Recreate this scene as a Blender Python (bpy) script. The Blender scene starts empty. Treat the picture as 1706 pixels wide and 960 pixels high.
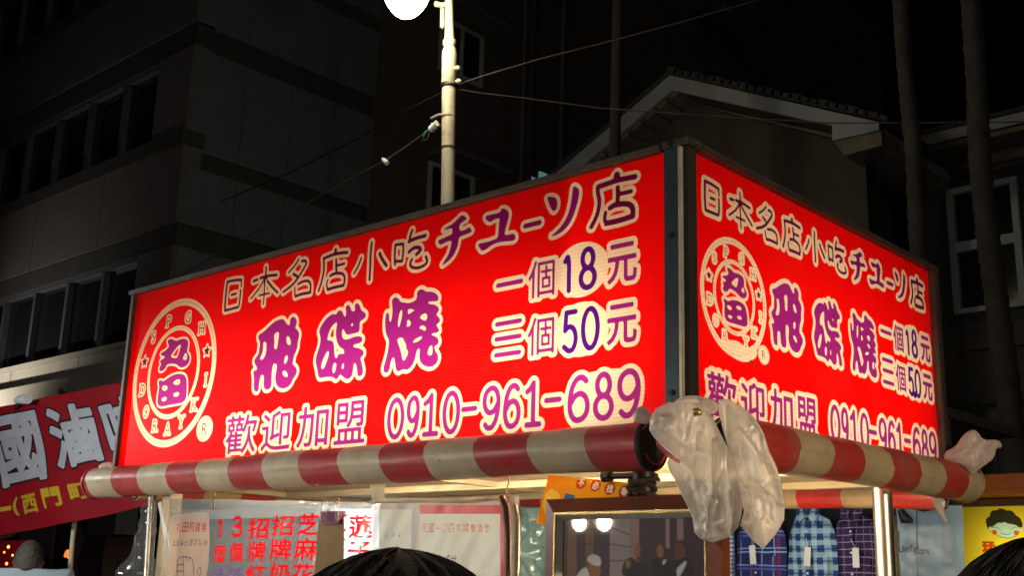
import bpy, bmesh, math, random
import numpy as np
from mathutils import Vector, Matrix, noise
random.seed(7)
D = bpy.data
SC = bpy.context.scene
COL = SC.collection
# ------------------------------------------------------------------ camera
FPX, YAW, PITCH, ROLL = 1927.0423, .7448, .2505, .0291
CAM = np.array([1.4302, -2.1321, 1.5995])
def cam_axes():
    f = np.array([-math.sin(YAW)*math.cos(PITCH), math.cos(YAW)*math.cos(PITCH), math.sin(PITCH)])
    r0 = np.array([math.cos(YAW), math.sin(YAW), 0.]); u0 = np.cross(r0, f)
    r = math.cos(ROLL)*r0+math.sin(ROLL)*u0; u = -math.sin(ROLL)*r0+math.cos(ROLL)*u0
    return r, u, f
RX, UX, FX = cam_axes()
cam = D.cameras.new('camera'); camo = D.objects.new('camera', cam); COL.objects.link(camo)
M = Matrix(((RX[0], UX[0], -FX[0], CAM[0]), (RX[1], UX[1], -FX[1], CAM[1]), (RX[2], UX[2], -FX[2], CAM[2]), (0, 0, 0, 1)))
camo.matrix_world = M
cam.sensor_width = 36; cam.lens = FPX/1706*36; cam.clip_start = .02; cam.clip_end = 2000
SC.camera = camo
def at(x, y, ax, val):
    """point where the sight line of photo pixel (x, y) meets the plane axis=val (axis 3: distance along view)"""
    d = FX+(x-853)/FPX*RX-(y-480)/FPX*UX
    t = val if ax == 3 else (val-CAM[ax])/d[ax]
    return CAM+d*t
# ------------------------------------------------------------------ world, sun, exposure
w = D.worlds.new('World'); SC.world = w; w.use_nodes = True
nt = w.node_tree; bg = nt.nodes['Background']
sky = nt.nodes.new('ShaderNodeTexSky'); sky.sky_type = 'NISHITA'; sky.sun_disc = False
sky.sun_elevation = math.radians(-9); sky.sun_rotation = math.radians(200)
nt.links.new(sky.outputs[0], bg.inputs[0]); bg.inputs[1].default_value = 0.03
sun = D.lights.new('night_glow', 'SUN'); sun.energy = .045; sun.angle = math.radians(40); sun.color = (.85, .93, 1)
suno = D.objects.new('night_glow', sun); COL.objects.link(suno); suno.rotation_euler = (math.radians(62), 0, math.radians(52))
SC.view_settings.view_transform = 'Standard'; SC.view_settings.look = 'None'
SC.view_settings.exposure = 0; SC.view_settings.gamma = 1
try: SC.cycles.use_denoising = True
except Exception: pass
def area(name, loc, rot, sx, sy, watts, col):
    l = D.lights.new(name, 'AREA'); l.shape = 'RECTANGLE'; l.size = sx; l.size_y = sy; l.energy = watts; l.color = col
    o = D.objects.new(name, l); COL.objects.link(o); o.location = loc; o.rotation_euler = rot; return o
def point(name, loc, watts, col, rad=.05):
    l = D.lights.new(name, 'POINT'); l.energy = watts; l.color = col; l.shadow_soft_size = rad
    o = D.objects.new(name, l); COL.objects.link(o); o.location = loc; return o
ZT, ZB = 2.603, 1.969            # top and bottom of the sign panels
WL, WR = 2.4286, 1.3657
# fluorescent tubes inside the light box
area('box_tubes_long', (-1.28, .20, 2.14), (math.radians(-90), 0, 0), 2.15, .22, 7.4, (1, .98, .95))
area('box_tubes_short', (-.20, .70, 2.13), (math.radians(90), 0, math.radians(90)), 1.05, .22, 4.3, (1, .98, .95))

# ------------------------------------------------------------------ helpers: objects
def prop(o, label=None, cat=None, group=None, kind=None):
    if label: o['label'] = label
    if cat: o['category'] = cat
    if group: o['group'] = group
    if kind: o['kind'] = kind
    return o
def thing(name, label, cat, loc=(0, 0, 0), group=None, rz=0):
    o = D.objects.new(name, None); COL.objects.link(o); o.location = loc; o.rotation_euler = (0, 0, rz)
    o.empty_display_size = .1
    return prop(o, label, cat, group)
class MB:
    """collects shapes in world space"""
    def __init__(s): s.v = []; s.f = []; s.sm = []
    def add(s, vs, fs, smooth=False):
        n = len(s.v); s.v += [tuple(map(float, q)) for q in vs]
        s.f += [tuple(i+n for i in q) for q in fs]; s.sm += [smooth]*len(fs); return s
    def box(s, a, b, bev=0):
        x0, y0, z0 = [min(p, q) for p, q in zip(a, b)]; x1, y1, z1 = [max(p, q) for p, q in zip(a, b)]
        bm = bmesh.new(); bmesh.ops.create_cube(bm, size=1)
        for v in bm.verts: v.co = Vector(((x0+x1)/2+v.co.x*(x1-x0), (y0+y1)/2+v.co.y*(y1-y0), (z0+z1)/2+v.co.z*(z1-z0)))
        if bev: bmesh.ops.bevel(bm, geom=bm.edges[:], offset=bev, segments=2, affect='EDGES')
        return s.bm(bm)
    def bm(s, bm, smooth=False):
        bm.verts.index_update()
        s.add([v.co[:] for v in bm.verts], [[v.index for v in f.verts] for f in bm.faces], smooth); bm.free(); return s
    def obox(s, c, ax, ay, az, sx, sy, sz):
        """oriented box"""
        c = np.array(c, float); A = [np.array(q, float)/np.linalg.norm(q) for q in (ax, ay, az)]
        vs = [c+A[0]*sx/2*i+A[1]*sy/2*j+A[2]*sz/2*k for i in (-1, 1) for j in (-1, 1) for k in (-1, 1)]
        return s.add(vs, [(0, 1, 3, 2), (4, 6, 7, 5), (0, 4, 5, 1), (2, 3, 7, 6), (0, 2, 6, 4), (1, 5, 7, 3)])
    def bar(s, a, b, wdt, dpt, up=(0, 0, 1)):
        a = np.array(a, float); b = np.array(b, float); d = b-a; L = np.linalg.norm(d); d = d/L
        side = np.cross(d, up); side = side/np.linalg.norm(side); u2 = np.cross(side, d)
        return s.obox((a+b)/2, d, side, u2, L, wdt, dpt)
    def tube(s, pts, rads, n=16, cap=True, smooth=True):
        pts = [np.array(p, float) for p in pts]
        if not hasattr(rads, '__len__'): rads = [rads]*len(pts)
        vs = []; fs = []; ref = np.array([0.31, .17, .93])
        for i, p in enumerate(pts):
            d = pts[min(i+1, len(pts)-1)]-pts[max(i-1, 0)]; d = d/np.linalg.norm(d)
            a = np.cross(d, ref); a /= np.linalg.norm(a); b = np.cross(d, a)
            for k in range(n):
                t = 2*math.pi*k/n; vs.append(p+rads[i]*(a*math.cos(t)+b*math.sin(t)))
        for i in range(len(pts)-1):
            for k in range(n):
                q = (k+1) % n; fs.append((i*n+k, i*n+q, (i+1)*n+q, (i+1)*n+k))
        s.add(vs, fs, smooth)
        if cap:
            s.add(vs[:n], [tuple(range(n))[::-1]]); s.add(vs[-n:], [tuple(range(n))])
        return s
    def build(s, name, m, parent=None, label=None, cat=None, group=None, kind=None):
        me = D.meshes.new(name); me.from_pydata(s.v, [], s.f); me.materials.append(m)
        me.polygons.foreach_set('use_smooth', s.sm); me.validate(); me.update()
        return link(name, me, parent, label, cat, group, kind)
def link(name, me, parent=None, label=None, cat=None, group=None, kind=None):
    o = D.objects.new(name, me); COL.objects.link(o)
    if parent is not None:
        o.parent = parent
        root = parent
        mw = Matrix.Identity(4)
        chain = []
        while root is not None: chain.append(root); root = root.parent
        for r in reversed(chain): mw = mw @ r.matrix_parent_inverse @ r.matrix_basis
        o.matrix_parent_inverse = mw.inverted()
    return prop(o, label, cat, group, kind)
def box(name, a, b, m, parent=None, bev=0, **k): return MB().box(a, b, bev).build(name, m, parent, **k)

# ------------------------------------------------------------------ helpers: materials
class NT:
    def __init__(s, name):
        s.m = D.materials.new(name); s.m.use_nodes = True; s.t = s.m.node_tree; s.t.nodes.clear()
        s.out = s.t.nodes.new('ShaderNodeOutputMaterial')
    def n(s, typ, **k):
        q = s.t.nodes.new(typ)
        for a, b in k.items(): setattr(q, a, b)
        return q
    def l(s, a, b): s.t.links.new(a, b)
    def math(s, op, a, b=None, c=None):
        q = s.n('ShaderNodeMath', operation=op)
        for i, v in enumerate((a, b, c)):
            if v is None: continue
            if hasattr(v, 'links'): s.l(v, q.inputs[i])
            else: q.inputs[i].default_value = v
        return q.outputs[0]
    def mix(s, fac, a, b):
        q = s.n('ShaderNodeMix', data_type='RGBA')
        for i, v in ((0, fac), (6, a), (7, b)):
            if hasattr(v, 'links'): s.l(v, q.inputs[i])
            else: q.inputs[i].default_value = (v if i == 0 else (*v, 1))
        return q.outputs[2]
    def noise(s, scale, detail=4, vec=None, rough=.6):
        q = s.n('ShaderNodeTexNoise'); q.inputs['Scale'].default_value = scale; q.inputs['Detail'].default_value = detail
        q.inputs['Roughness'].default_value = rough
        if vec is None: vec = s.n('ShaderNodeTexCoord').outputs['Object']
        s.l(vec, q.inputs['Vector']); return q.outputs['Fac']
    def ramp(s, fac, lo, hi):
        q = s.n('ShaderNodeMapRange'); s.l(fac, q.inputs[0]); q.inputs[1].default_value = lo; q.inputs[2].default_value = hi; return q.outputs[0]
    def bsdf(s, col, rough=.6, metal=0, bump=None, bstr=.2, bdist=.01, spec=.5, trans=0, ior=1.45, coat=0, emis=None, estr=0):
        b = s.n('ShaderNodeBsdfPrincipled')
        if hasattr(col, 'links'): s.l(col, b.inputs['Base Color'])
        else: b.inputs['Base Color'].default_value = (*col, 1)
        if hasattr(rough, 'links'): s.l(rough, b.inputs['Roughness'])
        else: b.inputs['Roughness'].default_value = rough
        b.inputs['Metallic'].default_value = metal; b.inputs['Specular IOR Level'].default_value = spec
        b.inputs['Transmission Weight'].default_value = trans; b.inputs['IOR'].default_value = ior
        b.inputs['Coat Weight'].default_value = coat; b.inputs['Coat Roughness'].default_value = .02
        if emis is not None: b.inputs['Emission Color'].default_value = (*emis, 1); b.inputs['Emission Strength'].default_value = estr
        if bump is not None:
            q = s.n('ShaderNodeBump'); q.inputs['Strength'].default_value = bstr; q.inputs['Distance'].default_value = bdist
            s.l(bump, q.inputs['Height']); s.l(q.outputs[0], b.inputs['Normal'])
        s.l(b.outputs[0], s.out.inputs[0]); return b
def mat(name, col, rough=.6, metal=0, var=.25, scale=6, bump=.2, bscale=60, dirt=None, **k):
    t = NT(name); c2 = tuple(max(0, x*(1-var)) for x in col)
    n1 = t.ramp(t.noise(scale, 6), .35, .7); c = t.mix(n1, col, c2)
    if dirt: c = t.mix(t.math('MULTIPLY', t.ramp(t.noise(scale*2.7, 8), .52, .72), .7), c, dirt)
    t.bsdf(c, rough, metal, t.noise(bscale, 5), bump, .003, **k); return t.m
def glow(name, col, s):
    t = NT(name); e = t.n('ShaderNodeEmission'); e.inputs[0].default_value = (*col, 1); e.inputs[1].default_value = s
    t.l(e.outputs[0], t.out.inputs[0]); return t.m
def plastic_film(name, col, clear=.6, rough=.15, bump=.5, bscale=9, tint=.5, gl_=.12):
    """clear or milky crinkled film"""
    t = NT(name); bn = t.n('ShaderNodeBump'); bn.inputs['Strength'].default_value = bump; bn.inputs['Distance'].default_value = .01
    t.l(t.noise(bscale, 3), bn.inputs['Height'])
    tr = t.n('ShaderNodeBsdfTransparent'); tr.inputs[0].default_value = (*[.6+.4*c for c in col], 1)
    tl = t.n('ShaderNodeBsdfTranslucent'); tl.inputs[0].default_value = (*col, 1); t.l(bn.outputs[0], tl.inputs[1])
    df = t.n('ShaderNodeBsdfDiffuse'); df.inputs[0].default_value = (*col, 1); t.l(bn.outputs[0], df.inputs[2])
    gl = t.n('ShaderNodeBsdfGlossy'); gl.inputs['Roughness'].default_value = rough; t.l(bn.outputs[0], gl.inputs['Normal'])
    m1 = t.n('ShaderNodeMixShader'); m1.inputs[0].default_value = tint; t.l(df.outputs[0], m1.inputs[1]); t.l(tl.outputs[0], m1.inputs[2])
    m2 = t.n('ShaderNodeMixShader'); m2.inputs[0].default_value = clear; t.l(m1.outputs[0], m2.inputs[1]); t.l(tr.outputs[0], m2.inputs[2])
    m3 = t.n('ShaderNodeMixShader'); m3.inputs[0].default_value = gl_; t.l(m2.outputs[0], m3.inputs[1]); t.l(gl.outputs[0], m3.inputs[2])
    t.l(m3.outputs[0], t.out.inputs[0]); return t.m
MT = dict(
    galv=mat('galvanised_steel', (.135, .115, .098), .45, .75, .35, 9, .15, 90, dirt=(.12, .09, .07)),
    brownsteel=mat('dark_brown_steel', (.06, .042, .032), .5, .3, .3, 9),
    maststuff=mat('tarred_wood_pole', (.008, .007, .006), .95, 0, .4, 9),
    bluesteel=mat('dull_steel_post', (.060, .085, .105), .42, .6, .35, 12, .12, 70),
    edge=mat('worn_bright_edge', (.62, .58, .48), .4, .5, .3, 20),
    darkgap=mat('dark_band_and_shade', (.015, .013, .012), .7),
    cream=mat('cream_paint', (.66, .56, .38), .5, 0, .22, 5, .15, 40, dirt=(.35, .27, .16)),
    ceiling=mat('cream_ceiling_paint', (.72, .62, .42), .55, 0, .2, 4, .1, 30, dirt=(.3, .22, .12)),
    white=mat('white_inner_paint', (.85, .85, .83), .7, 0, .05),
    chrome=mat('scuffed_chrome', (.62, .58, .53), .36, 1, .3, 14, .1, 30),
    black=mat('black_iron', (.015, .014, .014), .45, .3, .3),
    wood=mat('red_brown_wood', (.20, .055, .022), .35, 0, .4, 9, .2, 60),
    gilt=mat('gilt_moulding', (.50, .36, .16), .35, .7, .4, 60),
    silverlip=mat('silver_frame_lip', (.66, .66, .62), .4, .6, .2),
    rope=mat('dark_rope', (.05, .035, .025), .9, 0, .5, 60, .6, 200),
    wire=mat('rusty_hook_wire', (.30, .20, .10), .45, .6, .4, 50),
    cable=mat('grey_cable', (.10, .085, .07), .6),
    pole=mat('pole_white_paint', (.62, .58, .48), .45, 0, .2, 4, .15, 40, dirt=(.30, .26, .20)),
    concrete=mat('building_tile_grey', (.075, .092, .098), .75, 0, .15, 1.2, .2, 20),
    concrete2=mat('building_render_warm', (.085, .074, .072), .8, 0, .18, .8, .2, 14),
    concretedark=mat('building_dark_band', (.034, .031, .029), .8, 0, .2, 2),
    ledge=mat('ledge_stone_lit_tone', (.40, .36, .31), .7, 0, .2, 1.5),  # paler than the walls: lamplight on the ledge is put into the colour
    brown=mat('dark_brown_render', (.075, .055, .045), .8, 0, .3, .7, .25, 12),
    house=mat('old_house_wall', (.060, .050, .040), .85, 0, .35, .6, .3, 10, dirt=(.07, .06, .045)),
    fascia=mat('weathered_white_fascia', (.26, .28, .32), .6, 0, .25, 2, .2, 20, dirt=(.25, .24, .22)),
    rafter=mat('rafter_timber', (.13, .11, .085), .7, 0, .3, 5),
    tiles=mat('dark_roof_tile', (.035, .035, .04), .8, 0, .4, 5),
    glass=mat('dark_window_glass', (.008, .011, .012), .08, 0, .2, 1, .02, 2, spec=.6),
    alu=mat('grey_window_frame', (.075, .085, .10), .5, .3, .2, 4),
    alupale=mat('pale_window_frame', (.30, .32, .33), .55, 0, .2, 4),
    bark=mat('palm_bark', (.052, .046, .042), .9, 0, .5, 6, .9, 18, dirt=(.02, .018, .016)),
    frond=mat('palm_frond_green', (.05, .08, .03), .6),
    asphalt=mat('asphalt', (.05, .05, .05), .85, 0, .3, 3, .5, 120),
    board=mat('kraft_cardboard', (.33, .22, .11), .8, 0, .3, 12, .3, 60),
    shutter=mat('grey_shutter', (.07, .07, .075), .6, .3, .3, 2),
    hair=mat('black_hair', (.004, .0035, .0035), .6, 0, .3, 30, .6, 300),
    skin=mat('skin', (.45, .24, .15), .5, 0, .15, 12),
    shirtblue=mat('pale_blue_cotton', (.42, .55, .62), .8, 0, .15, 8),
    dark=mat('dark_cotton', (.02, .02, .025), .85, 0, .3),
    tag=mat('white_card_tag', (.78, .82, .84), .5, 0, .05),
)
# stiff tarpaulin, striped along one axis with a slightly helical wrap
def stripe_mat(name, ax, pitch, off, skew, zc, oc, red=(.42, .035, .045), cr=(.50, .44, .32)):
    t = NT(name); tc = t.n('ShaderNodeTexCoord'); sp = t.n('ShaderNodeSeparateXYZ'); t.l(tc.outputs['Object'], sp.inputs[0])
    nz = t.noise(1.3, 3); a = sp.outputs[ax]
    a = t.math('ADD', a, t.math('MULTIPLY', t.math('SUBTRACT', nz, .5), .016))
    a = t.math('ADD', a, t.math('MULTIPLY', t.math('SUBTRACT', sp.outputs[2], zc), skew))
    ph = t.math('FRACT', t.math('DIVIDE', t.math('SUBTRACT', a, off), pitch*2))
    fac = t.math('LESS_THAN', ph, .5)
    c = t.mix(fac, cr, red)
    d1 = t.ramp(t.noise(9, 9), .45, .75); c = t.mix(t.math('MULTIPLY', d1, .55), c, (.20, .15, .12))
    d2 = t.ramp(t.noise(38, 5), .66, .74); c = t.mix(t.math('MULTIPLY', d2, .6), c, (.10, .07, .06))
    t.bsdf(c, t.ramp(t.noise(14, 4), -.3, 1.4), 0, t.noise(24, 8), .4, .004); return t.m
# ------------------------------------------------------------------ printing: signed distances on a grid
_gl = {}
def glyph(ch):
    """outline segments of a character of Blender's built-in font, in its own bounding box (0..1, y down) + aspect"""
    if ch in _gl: return _gl[ch]
    cu = D.curves.new('t', 'FONT'); cu.body = ch; cu.fill_mode = 'NONE'; cu.resolution_u = 4
    o = D.objects.new('t', cu); COL.objects.link(o); bpy.context.view_layer.update()
    me = o.evaluated_get(bpy.context.evaluated_depsgraph_get()).to_mesh()
    v = np.array([p.co[:2] for p in me.vertices]); e = np.array([p.vertices[:] for p in me.edges])
    o.to_mesh_clear() if False else None
    D.objects.remove(o); D.curves.remove(cu)
    lo = v.min(0); hi = v.max(0); v = (v-lo)/(hi-lo); v[:, 1] = 1-v[:, 1]
    _gl[ch] = (v[e[:, 0]], v[e[:, 1]], (hi[0]-lo[0])/(hi[1]-lo[1])); return _gl[ch]
def chaikin(p, n=2, closed=True):
    p = np.array(p, float)
    for _ in range(n):
        if closed: q = np.roll(p, -1, 0)
        else: q = p[1:]; pp = p[:-1]
        if closed: a = .75*p+.25*q; b = .25*p+.75*q; p = np.empty((2*len(a), 2)); p[0::2] = a; p[1::2] = b
        else:
            a = .75*pp+.25*q; b = .25*pp+.75*q; m = np.empty((2*len(a), 2)); m[0::2] = a; m[1::2] = b
            p = np.vstack([p[:1], m, p[-1:]])
    return p
class Grid:
    def __init__(s, W, H, step):
        s.W, s.H = W, H; s.nu = int(W/step)+1; s.nv = int(H/step)+1
        s.u = np.linspace(0, W, s.nu); s.v = np.linspace(0, H, s.nv); s.L = {}
    def layer(s, k):
        if k not in s.L: s.L[k] = np.full((s.nv, s.nu), .2)
        return s.L[k]
    def win(s, lo, hi, mg=.03):
        i0 = max(0, np.searchsorted(s.u, lo[0]-mg)); i1 = np.searchsorted(s.u, hi[0]+mg)
        j0 = max(0, np.searchsorted(s.v, lo[1]-mg)); j1 = np.searchsorted(s.v, hi[1]+mg)
        if i1 <= i0 or j1 <= j0: return None
        U, V = np.meshgrid(s.u[i0:i1], s.v[j0:j1]); return (slice(j0, j1), slice(i0, i1)), U, V
    def put(s, w, d, layers):
        for k, off in layers:
            L = s.layer(k); L[w] = np.minimum(L[w], d-off)
    def segs(s, A, B, layers, mg=.03):
        r = s.win(np.minimum(A.min(0), B.min(0)), np.maximum(A.max(0), B.max(0)), mg)
        if r is None: return
        w, U, V = r; d2 = np.full(U.shape, 1e9); ins = np.zeros(U.shape, int)
        for (ax, ay), (bx, by) in zip(A, B):
            dx, dy = bx-ax, by-ay; q = dx*dx+dy*dy
            if q < 1e-16: continue
            t = np.clip(((U-ax)*dx+(V-ay)*dy)/q, 0, 1)
            d2 = np.minimum(d2, (U-ax-t*dx)**2+(V-ay-t*dy)**2)
            c = ((ay > V) != (by > V))
            if dy != 0: c &= U < ax+(V-ay)*dx/dy; ins += c
        d = np.sqrt(d2); d[ins % 2 == 1] *= -1; s.put(w, d, layers)
    def poly(s, loops, layers, sm=2):
        A = []; B = []
        for l in loops:
            p = chaikin(l, sm) if sm else np.array(l, float); A.append(p); B.append(np.roll(p, -1, 0))
        s.segs(np.vstack(A), np.vstack(B), layers)
    def stroke(s, pts, r, layers, sm=2, r2=None):
        p = np.array(pts, float)
        if sm and len(p) > 2: p = chaikin(p, sm, False)
        w = s.win(p.min(0), p.max(0))
        if w is None: return
        w, U, V = w; best = np.full(U.shape, 1e9); n = len(p)-1; r2 = r if r2 is None else r2
        for i in range(n):
            (ax, ay), (bx, by) = p[i], p[i+1]; dx, dy = bx-ax, by-ay; q = dx*dx+dy*dy+1e-12
            t = np.clip(((U-ax)*dx+(V-ay)*dy)/q, 0, 1); rr = r+(r2-r)*(i+t)/n
            best = np.minimum(best, np.sqrt((U-ax-t*dx)**2+(V-ay-t*dy)**2)-rr)
        s.put(w, best, layers)
    def char(s, ch, x0, x1, y0, y1, layers, off=0, shear=0):
        a, b, _ = glyph(ch); sc = np.array([x1-x0, y1-y0]); o = np.array([x0, y0])
        A = a*sc+o; B = b*sc+o
        if shear: A[:, 0] += shear*(y1-A[:, 1]); B[:, 0] += shear*(y1-B[:, 1])
        s.segs(A, B, [(k, f+off) for k, f in layers])
    def text(s, txt, x0, x1, y0, y1, layers, off=0, gap=.12):
        n = len(txt); cw = (x1-x0)/(n+gap*(n-1))
        for i, c in enumerate(txt):
            if c == ' ': continue
            x = x0+i*cw*(1+gap); s.char(c, x, x+cw, y0, y1, layers, off)
    def word(s, txt, x0, y1, h, layers, off=0, sp=.12):
        for c in txt:
            if c == ' ': x0 += h*.4; continue
            _, _, asp = glyph(c); hh = h*(.72 if c in 'acemnorsuvwxyz' else 1); wd = hh*asp
            yo = h*.25 if c in 'ypgq' else 0
            s.char(c, x0, x0+wd, y1-hh+yo, y1+yo, layers, off); x0 += wd+h*sp
    def ellipse(s, cx, cy, rx, ry, layers, ring=None):
        r = s.win((cx-rx, cy-ry), (cx+rx, cy+ry))
        if r is None: return
        w, U, V = r; k = np.sqrt(((U-cx)/rx)**2+((V-cy)/ry)**2)+1e-9; g = np.sqrt(((U-cx)/rx**2)**2+((V-cy)/ry**2)**2)+1e-9
        d = k*(k-1)/g
        if ring: d = np.abs(d)-ring
        s.put(w, d, layers)
    def sheet(s, name, fn, m, parent=None, **kw):
        U, V = np.meshgrid(s.u, s.v); P = fn(U, V); co = np.stack(P, -1).reshape(-1, 3).astype('f')
        me = D.meshes.new(name); me.vertices.add(len(co)); me.vertices.foreach_set('co', co.ravel())
        i = np.arange((s.nu-1)*(s.nv-1)); r, c = i//(s.nu-1), i % (s.nu-1); a = r*s.nu+c
        q = np.stack([a, a+s.nu, a+s.nu+1, a+1], -1).astype('i')
        me.loops.add(q.size); me.polygons.add(len(q)); me.loops.foreach_set('vertex_index', q.ravel())
        me.polygons.foreach_set('loop_start', np.arange(0, q.size, 4, dtype='i'))
        me.polygons.foreach_set('loop_total', np.full(len(q), 4, dtype='i'))
        me.update(calc_edges=True)
        for k, L in s.L.items():
            at_ = me.attributes.new('ink_'+k, 'FLOAT', 'POINT'); at_.data.foreach_set('value', L.astype('f').ravel())
        me.shade_smooth() if hasattr(me, 'shade_smooth') else None
        me.materials.append(m); return link(name, me, parent, **kw)
def inked(t, base, inks, aa=.0006):
    """colour = base overprinted by each ink where its distance attribute is negative"""
    c = base
    for k, col in inks:
        a = t.n('ShaderNodeAttribute', attribute_name='ink_'+k); f = t.ramp(a.outputs['Fac'], aa, -aa); c = t.mix(f, c, col)
    return c

# ------------------------------------------------------------------ the sign artwork (long panel, metres: u right, v down)
def toL(x, y):
    p = at(x, y, 1, 0); return (p[0]+WL, ZT-p[2])
def tr(x0, y0, sc, pts): return [toL(x0+a/sc, y0+b/sc) for a, b in pts]
ART = []      # (group, kind, layer, data, radius)
CR = .0112
def A_poly(g, lay, x0, y0, sc, loops, cr=CR): ART.append((g, 'poly', lay, [tr(x0, y0, sc, l) for l in loops], 0, cr))
def A_str(g, lay, x0, y0, sc, pts, r, r2=None, cr=CR*.88):
    ART.append((g, 'stroke', lay, tr(x0, y0, sc, pts), (r/sc*.00208, (r2 or r)/sc*.00208), cr))
# flying-saucer-cake characters
A_poly('main', 'p', 410, 520, 6.4, [
 [(130,245),(185,215),(240,160),(300,105),(370,72),(405,80),(430,125),(455,145),(470,130),(465,90),(485,55),(515,52),(540,85),(540,130),(520,170),(552,195),(570,235),(560,290),(550,330),(548,380),(530,430),(510,470),(500,540),(495,555),(530,590),(545,620),(535,670),(500,715),(485,760),(450,800),(400,822),(350,810),(325,780),(312,740),(310,690),(325,620),(330,560),(300,548),(285,570),(275,640),(272,700),(272,770),(262,815),(220,835),(190,815),(185,760),(192,690),(180,670),(160,675),(148,710),(138,780),(135,830),(115,858),(85,840),(80,790),(85,720),(78,655),(72,635),(110,620),(120,600),(90,550),(85,515),(110,480),(135,440),(140,390),(150,320),(130,290)],
 [(195,315),(218,325),(215,420),(200,480),(165,518),(145,500),(170,450),(182,400),(182,330)],
 [(295,240),(345,205),(352,240),(340,320),(330,395),(295,398),(305,310)],
 [(430,265),(450,255),(470,285),(480,345),(455,358),(430,330)],
 [(415,470),(445,462),(445,510),(415,560),(402,550)],
 [(390,630),(420,625),(445,665),(440,700),(410,690),(388,665)]])
A_poly('main', 'p', 515, 490, 6, [
 [(95,375),(130,300),(180,235),(240,195),(270,210),(285,175),(310,160),(335,180),(350,225),(365,230),(372,180),(362,130),(385,105),(410,120),(420,165),(440,178),(460,165),(455,110),(475,88),(505,105),(520,165),(550,180),(572,205),(560,245),(520,265),(505,290),(508,350),(495,385),(430,400),(390,412),(365,400),(345,350),(330,360),(328,410),(340,455),(390,455),(440,430),(500,418),(535,440),(530,480),(500,495),(445,505),(440,535),(500,540),(545,570),(545,610),(510,640),(525,690),(540,760),(535,810),(500,830),(480,810),(478,740),(465,690),(445,695),(440,760),(430,820),(390,858),(350,840),(310,800),(290,840),(265,860),(240,830),(170,830),(100,848),(85,790),(80,745),(62,680),(70,620),(100,540),(115,470),(112,420)],
 [(280,275),(275,330),(265,400),(275,470),(300,530),(350,555),(350,600),(330,600),(290,600),(280,645),(258,640),(250,560),(250,500),(225,462),(180,470),(190,410),(215,340),(250,300)],
 [(185,570),(200,575),(195,620),(165,710),(140,755),(118,748),(125,690),(155,620)],
 [(245,690),(275,690),(265,760),(250,800),(232,780),(235,730)],
 [(335,692),(350,697),(345,750),(325,755),(328,720)],
 [(428,288),(442,300),(434,326),(416,318)]])
A_poly('main', 'p', 625, 470, 6, [
 [(165,180),(200,148),(235,165),(255,205),(300,205),(330,215),(390,195),(420,160),(415,105),(450,70),(485,75),(505,98),(570,95),(615,120),(635,150),(630,190),(590,195),(530,195),(530,220),(600,225),(635,255),(640,290),(605,325),(645,360),(650,400),(605,430),(640,470),(635,505),(560,518),(560,530),(620,550),(640,595),(620,635),(590,640),(600,690),(630,730),(630,790),(590,840),(540,855),(480,835),(450,800),(440,740),(450,670),(430,665),(415,690),(400,770),(370,840),(320,885),(280,870),(250,890),(225,900),(205,870),(200,810),(190,755),(175,755),(155,800),(145,870),(125,910),(95,910),(80,880),(95,810),(120,730),(135,640),(140,580),(110,530),(98,450),(102,340),(120,298),(140,320),(142,395),(155,400),(165,370),(175,300),(170,230)],
 [(255,280),(275,280),(265,370),(240,455),(225,450),(235,340)],
 [(330,265),(400,280),(370,300),(335,325),(325,310)],
 [(320,380),(345,380),(360,410),(345,445),(310,450),(320,420)],
 [(440,350),(490,312),(520,320),(520,370),(500,390),(465,375)],
 [(440,470),(455,435),(490,435),(512,465),(500,490),(480,485),(470,470)],
 [(370,608),(400,570),(460,540),(475,555),(440,590),(400,605)],
 [(215,570),(270,550),(290,590),(315,640),(305,660),(335,700),(310,760),(285,795),(270,770),(262,710),(240,640)],
 [(550,635),(575,635),(572,730),(545,738),(522,725),(530,680)]])
# emblem characters
A_poly('logo', 'p', 240, 550, 6.857, [
 [(275,110),(320,100),(365,130),(400,110),(450,98),(495,110),(508,150),(500,200),(490,250),(520,290),(525,340),(500,400),(450,432),(400,425),(370,390),(290,385),(260,400),(240,450),(200,475),(172,465),(175,430),(200,390),(180,365),(190,345),(235,320),(235,300),(190,290),(195,260),(240,240),(280,200),(285,170),(265,140)],
 [(425,165),(410,220),(380,320),(355,325),(300,310),(330,260),(370,205),(400,175)],
 [(480,255),(495,300),(485,345),(440,340),(455,290)]], .0075)
A_poly('logo', 'p', 240, 550, 6.857, [
 [(165,580),(200,575),(220,590),(270,550),(330,515),(400,498),(460,510),(485,550),(490,620),(488,720),(480,790),(440,835),(370,845),(290,860),(200,880),(155,860),(150,800),(165,700),(175,640),(165,615)],
 [(205,650),(235,632),(270,645),(265,685),(230,700),(205,685)],
 [(330,600),(370,568),(410,565),(415,600),(390,630),(345,628)],
 [(335,730),(375,708),(405,718),(395,755),(350,768),(335,755)],
 [(200,785),(235,765),(262,770),(255,805),(225,820),(200,810)]], .0075)
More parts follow.
